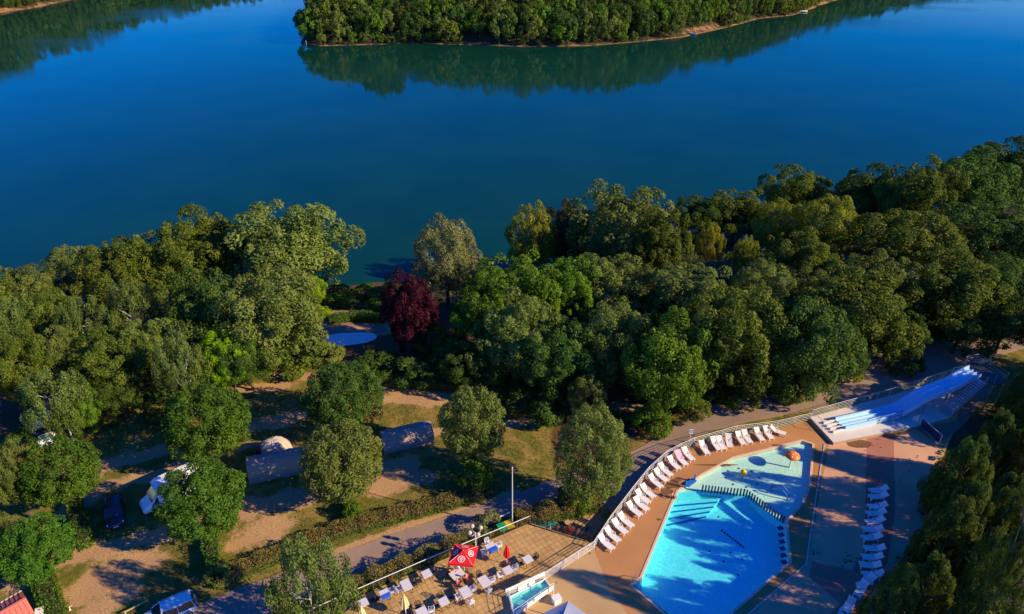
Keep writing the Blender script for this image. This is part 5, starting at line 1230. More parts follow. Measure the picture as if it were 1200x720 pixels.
def open_parasol():
    C0 = [P(532.5, 637.5, 2.25), P(560.5, 640.0, 2.25), P(554.5, 663.5, 2.25), P(524.5, 660.5, 2.25)]; ap = sum(C0, Vector()) / 4; ap.z = 2.85
    b = P(544.5, 671.0); b = Vector((ap.x, ap.y, 0.008)); t = thing('red_parasol', 'open square red parasol with white ring emblems on the terrace', 'parasol', b)
    L = [q - b for q in C0]; A = ap - b; mb = MB(); V = []; F = []; N = 8
    for s in range(4):
        p, q = L[s], L[(s + 1) % 4]; base = len(V)
        for i in range(N + 1):
            for j in range(N + 1):
                u = i / N; e = p.lerp(q, j / N); w = A.lerp(e, u); w = w - Vector((0, 0, 0.10 * math.sin(math.pi * u) * 1.0 + 0.10 * u * math.sin(math.pi * j / N) * 0.3)); V.append(w)
        for i in range(N):
            for j in range(N): F.append((base + i * (N + 1) + j, base + (i + 1) * (N + 1) + j, base + (i + 1) * (N + 1) + j + 1, base + i * (N + 1) + j + 1))
    cn = mb.add(V, F).build('canopy', M['red'], t)
    vb = MB()
    for s in range(4):
        p, q = L[s], L[(s + 1) % 4]; vb.add([p, q, q + Vector((0, 0, -0.2)), p + Vector((0, 0, -0.2))], [(0, 1, 2, 3)])
    vb.build('valance', M['red'], t)
    # emblem on each panel: a white double looped ring closing into a heart
    for s in range(4):
        p, q = L[s], L[(s + 1) % 4]; c = A.lerp((p + q) / 2, 0.60) - Vector((0, 0, 0.04)); ex = (q - p).normalized(); ey = (A - (p + q) / 2).normalized(); nz = ex.cross(ey); 
        if nz.z < 0: nz = -nz
        def pt(x, y): return c + ex * x + ey * y + nz * 0.045
        ring = MB()
        def ribbon(pts, w):
            V = []; F = []
            for i, (x, y) in enumerate(pts):
                a = pts[max(0, i - 1)]; b2 = pts[min(len(pts) - 1, i + 1)]; dx, dy = b2[0] - a[0], b2[1] - a[1]; k = math.hypot(dx, dy) or 1; V += [pt(x - dy / k * w, y + dx / k * w), pt(x + dy / k * w, y - dx / k * w)]
            for i in range(len(pts) - 1): F.append((2 * i, 2 * i + 1, 2 * i + 3, 2 * i + 2))
            ring.add(V, F)
        ribbon([(0.29 * math.cos(a), 0.24 * math.sin(a)) for a in [i * 2 * math.pi / 24 for i in range(25)]], 0.028)
        for sg in (-1, 1): ribbon([(sg * x * 0.8, y * 0.85) for x, y in ((0, -0.18), (0.12, -0.06), (0.20, 0.06), (0.17, 0.15), (0.09, 0.16), (0.02, 0.08), (0.03, 0.0), (0.09, -0.01))], 0.02)
        ring.build('emblem', M['white'], cn)
    MB().tube((0, 0, 0.1), (0, 0, 2.85), 0.03, n=8).build('pole', M['white'], t); MB().lathe([(0.42, 0), (0.42, 0.07), (0.05, 0.12)], 14).build('base', M['redstone'], t)
    for s in range(4): MB().tube(A - Vector((0, 0, 0.12)), L[s] - Vector((0, 0, 0.03)), 0.015, n=5).build('rib', M['white'], t)
open_parasol()
# planters hanging along the glass
for i, (a, b) in enumerate([(427, 694), (460, 682), (495, 664)]):
    q = P(a, b); o_ = thing('planter', ['small planter with yellow green leaves by the glass nearest the birch', 'small planter with red flowers in the middle of the glass', 'small planter with green leaves by the glass nearest the red parasol'][i], 'planter', (q.x, q.y, 0.01))
    MB().lathe([(0.16, 0), (0.22, 0.3), (0.20, 0.3), (0.18, 0.27)], 10).build('pot', M['redstone'], o_)
    f_ = link('foliage', T['bush'][0], o_, loc=(0, 0, 0.42), scale=(0.36, 0.36, 0.30)); set_leaf(f_, LEAF[['yellow', 'hedgetop', 'fresh'][i]])
# street lamp and tall pole, bins, rail
q = P(558, 652); lp_ = thing('street_lamp', 'street lamp with four opal globes behind the open red parasol', 'street lamp', (q.x, q.y, -0.2))
MB().tube((0, 0, 0), (0, 0, 3.3), 0.055, 0.045, n=8).build('pole', M['white'], lp_); MB().lathe([(0.14, 0), (0.14, 0.1), (0.06, 0.25)], 10).build('base', M['white'], lp_)
for k in range(4):
    a = k * math.pi / 2 + 0.55; e = Vector((0.55 * math.cos(a), 0.55 * math.sin(a), 3.4)); mb = MB(); mb.path([Vector((0, 0, 3.1)), Vector((e.x * 0.6, e.y * 0.6, 3.05)), Vector((e.x, e.y, 3.2)), e], 0.022, 6); ar_ = mb.build('arm', M['white'], lp_)
    MB().ball(e + Vector((0, 0, 0.2)), 0.21, 12, 8).build('globe', M['globe'], ar_, smooth=True); MB().lathe([(0.10, 0), (0.10, 0.06)], 8, e).build('collar', M['white'], ar_)
q = PG(600.3, 621); pl_ = thing('light_pole', 'tall thin grey pole beside the wheelie bins', 'pole', q)
MB().tube((0, 0, 0), (0, 0, 8.1), 0.075, 0.05, n=8).build('mast', M['galv'], pl_); MB().lathe([(0.2, 0), (0.2, 0.06), (0.09, 0.12)], 8).build('base', M['galv'], pl_); MB().lathe([(0.08, 8.08), (0.09, 8.12), (0.01, 8.2)], 8).build('cap', M['galv'], pl_)
def bin_(px, py, m, label, rz):
    q = P(px, py, -0.1); t = thing('wheelie_bin', label, 'wheelie bin', (q.x, q.y, -1.2), rz, 'wheelie bins at the terrace corner')
    mb = MB(); mb.add([(-0.28, -0.35, 0.1), (0.28, -0.35, 0.1), (0.28, 0.35, 0.1), (-0.28, 0.35, 0.1), (-0.36, -0.48, 1.05), (0.36, -0.48, 1.05), (0.36, 0.48, 1.05), (-0.36, 0.48, 1.05)], [(0, 3, 2, 1), (4, 5, 6, 7), (0, 1, 5, 4), (1, 2, 6, 5), (2, 3, 7, 6), (3, 0, 4, 7)]); mb.build('body', M['bindark'], t, bevel=0.02)
    MB().box((0, 0, 1.09), (0.78, 1.04, 0.07)).box((0, -0.5, 1.10), (0.6, 0.08, 0.05)).build('lid', m, t, bevel=0.015)
    for s in (-0.3, 0.3): MB().tube((s - 0.03, 0.36, 0.1), (s + 0.03, 0.36, 0.1), 0.1, n=10).build('wheel', M['black'], t)
    MB().tube((-0.3, 0.54, 1.02), (0.3, 0.54, 1.02), 0.02, n=6).build('handle', M['bindark'], t)
bin_(588, 617.5, M['green'], 'wheelie bin with a green lid left of the yellow one', 0.45); bin_(597, 614.5, M['yellow'], 'wheelie bin with a yellow lid beside the tall pole', 0.45)
q = PG(590, 611); ba = thing('barrier_rail', 'short white rail on the road verge behind the wheelie bins', 'barrier', q); p2 = PG(597, 608) - q; p1 = PG(583, 614) - q
for p in (p1, p2): MB().tube(p, p + Vector((0, 0, 0.9)), 0.05, n=6).build('post', M['white'], ba)
MB().tube(p1 + Vector((0, 0, 0.85)), p2 + Vector((0, 0, 0.85)), 0.07, n=6).build('rail', M['white'], ba)
# turquoise deck chairs
for i, (a, b, rz) in enumerate([(633, 616, 0.4), (643, 612, -0.6)]):
    q = PG(a, b, 0.4); t = thing('deck_chair', ['turquoise deck chair seen from the side beside the rough hedge', 'turquoise deck chair turned towards the hedge end'][i], 'deck chair', q, rz)
    V = [(-0.55, y, 0.75) for y in (-0.3, 0.3)] + [(-0.25, y, 0.38) for y in (-0.3, 0.3)] + [(0.35, y, 0.33) for y in (-0.3, 0.3)] + [(0.75, y, 0.42) for y in (-0.3, 0.3)]
    MB().add(V, [(0, 1, 3, 2), (2, 3, 5, 4), (4, 5, 7, 6)]).build('sling', M['cyan'], t)
    for s in (-0.32, 0.32):
        mb = MB(); mb.tube((-0.58, s, 0.78), (0.4, s, 0.02), 0.025, n=5); mb.tube((-0.5, s, 0.02), (0.78, s, 0.44), 0.025, n=5); mb.build('frame', M['white'], t)
q = PG(667, 624, 0.3); t = thing('flower_pot', 'pot of red flowers in front of the guard rail', 'flower pot', q); MB().lathe([(0.2, 0), (0.28, 0.4), (0.25, 0.4), (0.22, 0.36)], 10).build('pot', M['redstone'], t)
f_ = link('flowers', T['bush'][1], t, loc=(0, 0, 0.6), scale=(0.55, 0.4, 0.28)); set_leaf(f_, leaf_mat('red_petals', (0.30, 0.01, 0.01), (0.60, 0.03, 0.03)))
for i, (a, b) in enumerate([(677, 602), (665, 614)]):
    q = PG(a, b, 0.2); t = thing('tree_stump', ['low dark stump on the sandy bank nearest the road bend', 'low dark stump on the sandy bank nearest the guard rail'][i], 'stump', q); MB().lathe([(0.42, -0.1), (0.36, 0.12), (0.33, 0.42)], 12).build('wood', M['bark'], t); MB().lathe([(0.32, 0.42), (0.30, 0.435)], 12).build('cut_face', M['wood'], t)
# timber edged steps of the sandy bank
t = thing('bank_steps', 'timber edged steps on the sandy bank below the guard rail', 'steps', PG(655, 619))
for k in range(6): a = PG(640 + 8 * k, 621 + 1.5 * k) - t.location; b = PG(650 + 8 * k, 611 + 1.5 * k) - t.location; d = b - a; MB().box((0, 0, 0.05), (d.length, 0.14, 0.18), 0).build('sleeper', M['bark'], t, loc=(a + b) / 2, rot=(0, 0, math.atan2(d.y, d.x)))

# small bath with its enclosure by the fence
fb = thing('foot_bath', 'small tiled bath with turquoise water beside the terrace railing', 'bath', P(618, 702))
o_ = fb.location; bp_ = [P(598.5, 703), P(638.5, 683), P(645.5, 692.5), P(603, 722)]; bp2 = [(q.x - o_.x, q.y - o_.y) for q in bp_]; out = offset_poly(bp2, 0.14)
MB().prism(out, 0.0, 0.42, holes=[bp2]).build('coping', M['whiteplastic'], fb)
MB().prism(offset_poly(bp2, -0.01), 0.02, 0.06).build('floor', M['linerlight'], fb); MB().prism(offset_poly(bp2, 0.004), 0.32, None).build('water', M['poolwater'], fb)
e1 = Vector(bp2[1]) - Vector(bp2[0]); mid = (Vector(bp2[0]) + Vector(bp2[3])) / 2; MB().box((mid.x * 0.6, mid.y * 0.6, 0.12), (1.2, 0.9, 0.14), math.atan2(e1.y, e1.x)).build('step', M['galv'], fb)
en = thing('bath_railing', 'white railing with white boards around the small bath', 'railing', P(618, 702)); cor = [Vector((q[0], q[1], 0)) for q in offset_poly(bp2, 0.32)]
for a, b in ((0, 1), (2, 3), (3, 0)):
    A_, B_ = cor[a], cor[b]; 
    for k in range(4 if (a, b) != (3, 0) else 3):
        p = A_.lerp(B_, k / (3 if (a, b) != (3, 0) else 2)); MB().tube(p, p + Vector((0, 0, 1.15)), 0.028, n=6).build('post', M['white'], en)
    for z in (0.3, 0.55, 0.8, 1.1): MB().tube(A_ + Vector((0, 0, z)), B_ + Vector((0, 0, z)), 0.016, n=5).build('rail', M['white'], en)
def board(a, b, f0, f1, z0, z1): 
    p, q = cor[a].lerp(cor[b], f0), cor[a].lerp(cor[b], f1); d = q - p; MB().box((0, 0, 0), (d.length, 0.03, z1 - z0)).build('board', M['white'], en, loc=(p + q) / 2 + Vector((0, 0, (z0 + z1) / 2)), rot=(0, 0, math.atan2(d.y, d.x)))
board(0, 1, 0.25, 0.70, 0.35, 1.0); board(2, 3, 0.02, 0.48, 0.25, 0.85)
# sign emblem on the near board
ry = cor[2].lerp(cor[3], 0.25); dv = (cor[3] - cor[2]).normalized(); nv = Vector((dv.y, -dv.x, 0)); nv = nv if nv.y < 0 else -nv
# long white windbreak along the railing top above the bath
wb = thing('windbreak', 'long white board fixed along the railing above the small bath', 'board', P(594, 700)); a = P(592.5, 703.5); b = P(638, 682.3); d = b - a
MB().box((d.length / 2, 0, 1.02), (d.length, 0.04, 0.42)).build('board', M['white'], wb, loc=a - wb.location + Vector((0, 0.12, 0)), rot=(0, 0, math.atan2(d.y, d.x)))
for f in (0.02, 0.5, 0.98): p = a.lerp(b, f) - wb.location + Vector((0, 0.16, 0)); MB().tube(p, p + Vector((0, 0, 1.25)), 0.03, n=6).build('bracket', M['white'], wb)
bx = P(652, 706); t = thing('storage_box', 'small white box beside the small bath', 'box', bx, 0.5); MB().box((0, 0, 0.3), (0.7, 0.5, 0.6)).build('body', M['white'], t, bevel=0.02); MB().box((0, 0, 0.63), (0.76, 0.56, 0.06)).build('lid', M['white'], t)
pq = P(648, 699); t = thing('shower_post', 'thin white shower post at the corner of the small bath', 'shower post', pq); MB().tube((0, 0, 0), (0, 0, 2.0), 0.05, n=8).build('pole', M['white'], t); MB().tube((0, 0, 1.95), (0.3, -0.2, 1.95), 0.03, n=6).build('spout', M['steel'], t); MB().lathe([(0.2, 0), (0.2, 0.05)], 10).build('base', M['white'], t)
# canopy at the bottom edge
far_c = P(666, 704.5, 2.5); gz = thing('gazebo', 'grey blue canvas pavilion roof at the bottom edge', 'pavilion', (far_c.x, far_c.y, 0)); u = (P(690, 722, 2.5) - far_c).normalized(); v = (P(630, 722, 2.5) - far_c).normalized(); S = 3.4
c4 = [Vector((0, 0, 2.5)), u * S + Vector((0, 0, 2.5)), u * S + v * S * 1.3 + Vector((0, 0, 2.5)), v * S * 1.3 + Vector((0, 0, 2.5))]; apx = sum(c4, Vector()) / 4 + Vector((0, 0, 0.85)); mb = MB()
N = 6
for s in range(4):
    V = []; F = []
    for i in range(N + 1):
        for j in range(N + 1): w = apx.lerp(c4[s].lerp(c4[(s + 1) % 4], j / N), i / N); V.append(w - Vector((0, 0, 0.07 * math.sin(math.pi * i / N) * math.sin(math.pi * j / N))))
    for i in range(N):
        for j in range(N): F.append((i * (N + 1) + j, (i + 1) * (N + 1) + j, (i + 1) * (N + 1) + j + 1, i * (N + 1) + j + 1))
    mb.add(V, F)
mb.build('roof', M['lilac'], gz); vb = MB()
for s in range(4): vb.add([c4[s], c4[(s + 1) % 4], c4[(s + 1) % 4] - Vector((0, 0, 0.25)), c4[s] - Vector((0, 0, 0.25))], [(0, 1, 2, 3)])
vb.build('valance', M['lilac'], gz)
for q in c4: MB().tube((q.x * 0.97, q.y * 0.97, 0), (q.x * 0.97, q.y * 0.97, 2.5), 0.04, n=6).build('post', M['white'], gz)
# no running / info sign by the fence bend
q = P(807.5, 520); t = thing('pool_sign', 'small white sign with a dark ring mark on a pole at the fence bend', 'sign', q, -0.1); MB().tube((0, 0, 0), (0, 0, 2.0), 0.035, n=6).build('post', M['white'], t); MB().box((0, -0.05, 1.75), (0.42, 0.03, 0.62)).build('panel', M['white'], t)
rg = MB(); 
for k in range(12):
    a, b = k * math.pi / 6, (k + 1) * math.pi / 6; rg.add([(r_ * math.cos(w), -0.068, 1.78 + 1.25 * r_ * math.sin(w)) for r_, w in ((0.10, a), (0.15, a), (0.15, b), (0.10, b))], [(0, 1, 2, 3)])
rg.build('ring_mark', M['navy'], t)
# ------------------------------------------------------------------ vehicles
def loft(sections, caps=True):
    """sections: lists of equal numbers of points"""
    mb = MB(); n = len(sections[0]); V = [p for s in sections for p in s]; F = []
    for k in range(len(sections) - 1):
        for i in range(n): F.append((k * n + i, k * n + (i + 1) % n, (k + 1) * n + (i + 1) % n, (k + 1) * n + i))
    if caps: F += [tuple(range(n - 1, -1, -1)), tuple(range((len(sections) - 1) * n, len(sections) * n))]
    return mb.add(V, F)
def rsec(x, w, z0, z1, r=0.12, tap=0.0):
    """rounded box cross section at station x (car points along +X)"""
    w2 = w / 2; t = w2 - tap
    return [(x, -w2 + r, z0), (x, -w2, z0 + r), (x, -w2, z0 + (z1 - z0) * 0.6), (x, -t, z1 - r * 0.6), (x, -t + r, z1), (x, t - r, z1), (x, t, z1 - r * 0.6), (x, w2, z0 + (z1 - z0) * 0.6), (x, w2, z0 + r), (x, w2 - r, z0)]
def wheels(t, xs, w, r=0.31):
    for x in xs:
        for s in (-1, 1):
            y = s * (w / 2 - 0.10); tm = MB().tube((x, y - 0.1, r), (x, y + 0.1, r), r, n=16).build('wheel', M['black'], t, bevel=0.0)
            MB().tube((x, y + s * 0.10, r), (x, y + s * 0.115, r), r * 0.6, n=12).build('rim', M['steel'], tm)
def car(label, loc, rz, paint, L=4.25, W=1.76, H=1.47, estate=False, rack=False, roofpaint=None):
    t = thing('parked_car', label, 'car', loc, rz); h2 = L / 2
    body = loft([rsec(-h2, W * 0.82, 0.35, 0.80, 0.1), rsec(-h2 + 0.15, W * 0.93, 0.24, 0.92, 0.12, 0.04), rsec(-h2 * 0.5, W, 0.20, 0.97, 0.12, 0.06), rsec(0, W, 0.20, 0.95, 0.12, 0.06), rsec(h2 * 0.42, W, 0.20, 0.94, 0.12, 0.06), rsec(h2 - 0.55, W * 0.97, 0.22, 0.84, 0.12, 0.07), rsec(h2 - 0.12, W * 0.88, 0.26, 0.70, 0.12, 0.08), rsec(h2, W * 0.76, 0.36, 0.60, 0.08, 0.06)])
    body.build('body', M[paint], t, smooth=True)
    xr = -h2 + (0.12 if estate else 0.42); xf = h2 * 0.40
    def cab(x0, x1, z): return x0 + (x1 - x0) * z
    zb, zt = 0.90, H; lo = [(xr, W * 0.46), (xf + 0.30, W * 0.46)]; hi = [(xr + (0.22 if estate else 0.55), W * 0.36), (xf - 0.55, W * 0.36)]
    V = [(lo[0][0], -lo[0][1], zb), (lo[1][0], -lo[1][1], zb), (lo[1][0], lo[1][1], zb), (lo[0][0], lo[0][1], zb), (hi[0][0], -hi[0][1], zt - 0.04), (hi[1][0], -hi[1][1], zt - 0.04), (hi[1][0], hi[1][1], zt - 0.04), (hi[0][0], hi[0][1], zt - 0.04)]
    MB().add(V, [(0, 1, 5, 4), (1, 2, 6, 5), (2, 3, 7, 6), (3, 0, 4, 7), (4, 5, 6, 7)]).build('windows', M['glassdark'], t)
    mx = (hi[0][0] + hi[1][0]) / 2; lx = hi[1][0] - hi[0][0]
    loft([[(x, y * k, zt + dz) for y, dz in ((-1, -0.05), (-0.8, 0.0), (0, 0.025), (0.8, 0.0), (1, -0.05), (0, -0.06))] for x, k in ((hi[0][0] - 0.06, hi[0][1] * 0.96), (mx, hi[0][1] * 1.06), (hi[1][0] + 0.08, hi[1][1] * 0.98))]).build('roof', M[roofpaint or paint], t, smooth=False)
    for s in (-1, 1):
        for a, b in (((lo[0][0] + 0.02, s * lo[0][1] * 1.01, zb), (hi[0][0], s * hi[0][1] * 1.02, zt - 0.03)), ((mx, s * lo[0][1] * 1.01, zb), (mx, s * hi[0][1] * 1.03, zt - 0.03)), ((lo[1][0] - 0.02, s * lo[1][1] * 1.01, zb), (hi[1][0], s * hi[1][1] * 1.02, zt - 0.03))): MB().tube(a, b, 0.035, n=5).build('pillar', M[paint], t)
        MB().ball((h2 - 0.22, s * W * 0.36, 0.63), 0.13, 8, 6, sc=(1.0, 1.2, 0.7)).build('headlight', M['lampglass'], t); MB().box((-h2 + 0.05, s * W * 0.38, 0.76), (0.12, 0.2, 0.22)).build('tail_light', M['redlamp'], t)
        MB().box((xf + 0.05, s * (W / 2 + 0.07), 0.98), (0.12, 0.18, 0.12)).build('mirror', M[paint], t, bevel=0.02)
        if rack: MB().tube((hi[0][0] + 0.1, s * hi[0][1] * 0.92, zt + 0.09), (hi[1][0] - 0.05, s * hi[1][1] * 0.92, zt + 0.09), 0.025, n=5).build('roof_rail', M['steel'], t)
    wheels(t, (-h2 + 0.78, h2 - 0.82), W); MB().box((h2 - 0.03, 0, 0.44), (0.06, W * 0.62, 0.10)).build('grille', M['dark'], t); MB().box((h2 + 0.005, 0, 0.36), (0.02, 0.5, 0.11)).build('number_plate', M['white'], t)
    return t
def heading(p0, p1): d = p1 - p0; return math.atan2(d.y, d.x)
a, b = PG(133, 581, 0.9), PG(135.5, 612, 0.6); car('dark navy hatchback parked in tree shade on the sandy pitch', PG(134, 597.5, 0.7), heading(a, b), 'carblack')
a, b = PG(214, 703, 1.3), PG(176, 722, 1.0); car('pale estate car with roof rails half in shade at the bottom edge', PG(196, 714, 1.0), heading(a, b), 'carsilver', 4.5, 1.78, 1.55, estate=True, rack=True, roofpaint='carwhite')
def motorhome(label, loc, rz, L=6.0, W=2.15, H=2.75):
    t = thing('motorhome', label, 'motorhome', loc, rz); h = L / 2; p = M['carwhite']
    loft([rsec(-h, W, 0.45, H, 0.16, 0.02), rsec(h - 2.0, W, 0.45, H, 0.16, 0.02), rsec(h - 1.55, W * 0.97, 0.45, H * 0.93, 0.2, 0.1)]).build('living_box', p, t, bevel=0.0)
    loft([rsec(h - 1.9, W * 0.92, 0.30, 2.15, 0.2, 0.18), rsec(h - 1.3, W * 0.92, 0.30, 1.75, 0.2, 0.2), rsec(h - 0.85, W * 0.91, 0.30, 1.28, 0.15, 0.12), rsec(h - 0.2, W * 0.86, 0.32, 1.02, 0.14, 0.12), rsec(h, W * 0.76, 0.40, 0.82, 0.1, 0.1)]).build('cab', p, t, smooth=True)
    V = [(h - 0.98, y, 1.36) for y in (-0.86, 0.86)] + [(h - 1.62, y, 2.08) for y in (0.72, -0.72)]; MB().add([(x + 0.05, y, z + 0.06) for x, y, z in V], [(0, 1, 2, 3)]).build('windscreen', M['glassdark'], t)
    for s in (-1, 1):
        V = [(h - 1.05, s * (W * 0.46 + 0.012), 1.22), (h - 1.75, s * (W * 0.46 + 0.012), 1.22), (h - 1.75, s * (W * 0.43), 1.80), (h - 1.45, s * (W * 0.43), 1.78)]; MB().add(V, [(0, 1, 2, 3)] if s > 0 else [(3, 2, 1, 0)]).build('cab_window', M['glassdark'], t)
        MB().box((-0.9, s * (W / 2 + 0.008), 1.75), (1.1, 0.02, 0.5)).build('side_window', M['glassdark'], t); MB().box((h - 0.95, s * (W / 2 + 0.12), 1.25), (0.14, 0.2, 0.34)).build('mirror', M['dark'], t, bevel=0.02)
        MB().ball((h - 0.15, s * 0.68, 0.72), 0.16, 8, 6, sc=(0.9, 1.1, 0.9)).build('headlight', M['lampglass'], t)
    MB().box((-0.6, 0, H + 0.05), (0.7, 0.7, 0.10)).build('roof_hatch', M['whiteplastic'], t, bevel=0.02); MB().box((-2.0, 0.2, H + 0.05), (0.45, 0.45, 0.10)).build('roof_hatch', M['whiteplastic'], t, bevel=0.02)
    MB().box((h - 0.05, 0, 0.55), (0.08, 1.2, 0.22)).build('bumper', M['dark'], t, bevel=0.02); wheels(t, (-h + 1.5, h - 1.0), W, 0.36); return t
a, b = PG(226, 560, 1.5), PG(172, 590, 1.0); motorhome('white motorhome half hidden under the deep green round tree', PG(200, 572, 1.4), heading(a, b))
a, b = PG(47, 488, 1.5), PG(52, 512, 1.0); motorhome('white van half hidden among the trees beside the crooked white birch', PG(50, 499, 1.4), heading(a, b), 5.4, 2.0, 2.4)

# ------------------------------------------------------------------ tents, cabin, boats
def barrel_tent(name, p0, p1, r, h, m, label, ribs=0, doors=True):
    d = p1 - p0; L = d.length; t = thing(name, label, 'tent', (p0 + p1) / 2 - Vector((0, 0, 0.03)), math.atan2(d.y, d.x)); n = 18; V = []; F = []; K = 14
    for k in range(K + 1):
        x = -L / 2 + L * k / K; sag = 1 - 0.02 * math.sin(k * 2.3) - (0.03 if k % 2 else 0)
        for i in range(n + 1): a = math.pi * i / n; V.append((x, -r * math.cos(a), h * sag * math.sin(a) ** 0.8))
    for k in range(K):
        for i in range(n): q = k * (n + 1) + i; F.append((q, q + 1, q + n + 2, q + n + 1))
    cv = MB().add(V, F).build('canvas', m, t, smooth=True)
    for s, e in ((-1, 0), (1, 1)):
        V = [(s * (L / 2 - 0.02), -r * math.cos(math.pi * i / n) * 0.99, h * 0.99 * math.sin(math.pi * i / n) ** 0.8) for i in range(n + 1)]; MB().add(V, [tuple(range(n + 1))]).build('end_wall', m, t); MB().box((s * (L / 2), 0, 0.95), (0.03, 0.8, 1.9 * min(1, h / 2.3))).build('door_flap', M['dark'], t)
    for k in range(ribs):
        x = -L / 2 + L * (k + 0.5) / ribs; mb = MB(); mb.path([Vector((x, -1.01 * r * math.cos(math.pi * i / 12), 1.01 * h * math.sin(math.pi * i / 12) ** 0.8)) for i in range(13)], 0.03, 5); mb.build('rib', m, t)
    return t
barrel_tent('canvas_tent', PG(293, 557), PG(362, 543), 1.45, 2.25, M['canvas'], 'long grey canvas tunnel tent left of the grey green rounded tree')
barrel_tent('canvas_tent', PG(448, 524), PG(506, 510), 1.35, 2.05, M['canvas'], 'long grey canvas tunnel tent left of the egg shaped olive tree')
q = PG(324, 533); t = thing('domed_tent', 'pale ribbed domed tent behind the left canvas tunnel tent', 'tent', q, 0.22); n = 30
pr = [(math.cos(a_), math.sin(a_)) for a_ in [i * math.pi / 2 / 7 for i in range(8)]]
MB().lathe([(1.85 * max(c_, 0.001) ** 0.8, 2.25 * s_) for c_, s_ in pr], n, sx=1.0, sy=0.72).build('canvas', M['palecanvas'], t, smooth=True)
for k in range(15):
    th = 2 * math.pi * k / 15; MB().path([Vector((1.86 * max(c_, 0.001) ** 0.8 * math.cos(th), 1.86 * 0.72 * max(c_, 0.001) ** 0.8 * math.sin(th), 2.27 * s_)) for c_, s_ in pr], 0.035, 5).build('rib', M['palecanvas'], t)
MB().box((-1.65, -0.3, 0.75), (0.5, 0.9, 1.6)).build('doorway', M['dark'], t)  # solid dark box: shade inside the opening given as colour
# the red roofed cabin
rg0, rg1 = P(-60, 755, 1.8), P(31, 702, 1.8); d = rg1 - rg0; L = d.length; ax = d.normalized(); cb = thing('red_roofed_cabin', 'cabin with a bright red ribbed sheet roof in the bottom left corner', 'cabin', ((rg0.x + rg1.x) / 2, (rg0.y + rg1.y) / 2, -1.25), math.atan2(d.y, d.x))
hw, zr, ze = 1.75, 3.15, 2.5
MB().box((0, 0, 1.2), (L - 0.5, hw * 2 - 0.5, 2.4)).build('wall', M['cladding'], cb)
for s in (-1, 1):
    rf = MB(); sl_ = math.hypot(hw, zr - ze); ang = math.atan2(zr - ze, hw)
    V = [(-L / 2, 0, zr), (L / 2, 0, zr), (L / 2, s * hw, ze), (-L / 2, s * hw, ze)]; rf.add(V + [(x, y, z - 0.05) for x, y, z in V], [(0, 1, 2, 3), (7, 6, 5, 4), (0, 4, 5, 1), (1, 5, 6, 2), (2, 6, 7, 3), (3, 7, 4, 0)] if s < 0 else [(3, 2, 1, 0), (4, 5, 6, 7), (1, 5, 4, 0), (2, 6, 5, 1), (3, 7, 6, 2), (0, 4, 7, 3)])
    ro = rf.build('roof', M['roofred'], cb); k = -L / 2 + 0.15; rm = MB().box((0, 0, 0), (0.07, sl_, 0.05), rot=Euler((0, 0, 0))).mesh('rib', M['roofred'])
    while k < L / 2: link('rib', rm, ro, loc=(k, s * hw / 2, (zr + ze) / 2 + 0.03), rot=(-s * ang, 0, 0)); k += 0.33
    MB().box((0, s * (hw + 0.04), ze - 0.03), (L, 0.09, 0.10)).build('gutter', M['white'], cb)
MB().box((0, 0, zr + 0.05), (L, 0.22, 0.05)).build('ridge_cap', M['roofred'], cb); MB().box((L / 2 - 0.23, 0.2, 1.2), (0.05, 0.9, 1.9)).build('door', M['white'], cb); MB().box((L / 2 - 0.235, -0.8, 1.5), (0.05, 0.7, 0.8)).build('window', M['glassdark'], cb)
q = P(45, 716, 0.2); t = thing('gas_locker', 'small white locker at the gable end of the red roofed cabin', 'locker', (q.x, q.y, -1.25), 0.5); MB().box((0, 0, 0.7), (0.6, 0.9, 1.4)).build('body', M['white'], t, bevel=0.02); MB().box((0.31, 0, 0.7), (0.02, 0.8, 1.2)).build('door', M['whiteplastic'], t)
q = PG(82, 715); t = thing('bent_stake', 'short bent white stake in the bare ground near the cabin hedge', 'stake', q); MB().path([Vector((0, 0, -0.05)), Vector((0.05, 0, 0.4)), Vector((0.3, 0.1, 0.5))], 0.04, 6).build('rod', M['white'], t); MB().lathe([(0.1, 0), (0.06, 0.06)], 8).build('foot', M['white'], t)
# timber pole barrier beside the estate car
a, b = PG(148, 722), PG(175, 708); t = thing('pole_barrier', 'long wooden pole lying by the estate car at the bottom edge', 'pole', a); MB().tube((0, 0, 0.5), b - a + Vector((0, 0, 0.5)), 0.07, n=7).build('pole', M['wood'], t); MB().tube((0, 0, -0.1), (0, 0, 0.6), 0.06, n=6).build('post', M['wood'], t); MB().tube(b - a + Vector((0, 0, -0.1)), b - a + Vector((0, 0, 0.6)), 0.06, n=6).build('post', M['wood'], t)
def boat(px, py, rz, L, m, label):
    q = P(px, py, LAKE_Z); t = thing('rowing_boat', label, 'boat', (q.x, q.y, LAKE_Z + 0.25), rz); secs = []
    for k in range(8):
        u = k / 7; x = -L / 2 + L * u; w = L * 0.17 * (math.sin(math.pi * (0.18 + 0.80 * u)) ** 0.6 if u < 1 else 0.02) + 0.03; secs.append([(x, -w, 0.55 + 0.12 * u), (x, -w * 0.7, 0.05), (x, 0, -0.12), (x, w * 0.7, 0.05), (x, w, 0.55 + 0.12 * u), (x, w * 0.82, 0.52 + 0.12 * u), (x, 0, 0.12), (x, -w * 0.82, 0.52 + 0.12 * u)])
    loft(secs).build('hull', m, t)
    for x in (-L * 0.25, L * 0.1): MB().box((x, 0, 0.42), (0.25, L * 0.27, 0.05)).build('bench', M['wood'], t)
boat(811, 41, -1.1, 6.5, M['slide'], 'small pale blue boat pulled up on the peninsula beach'); boat(941, 14.5, 0.15, 6.0, M['white'], 'small white boat afloat by the peninsula shore')
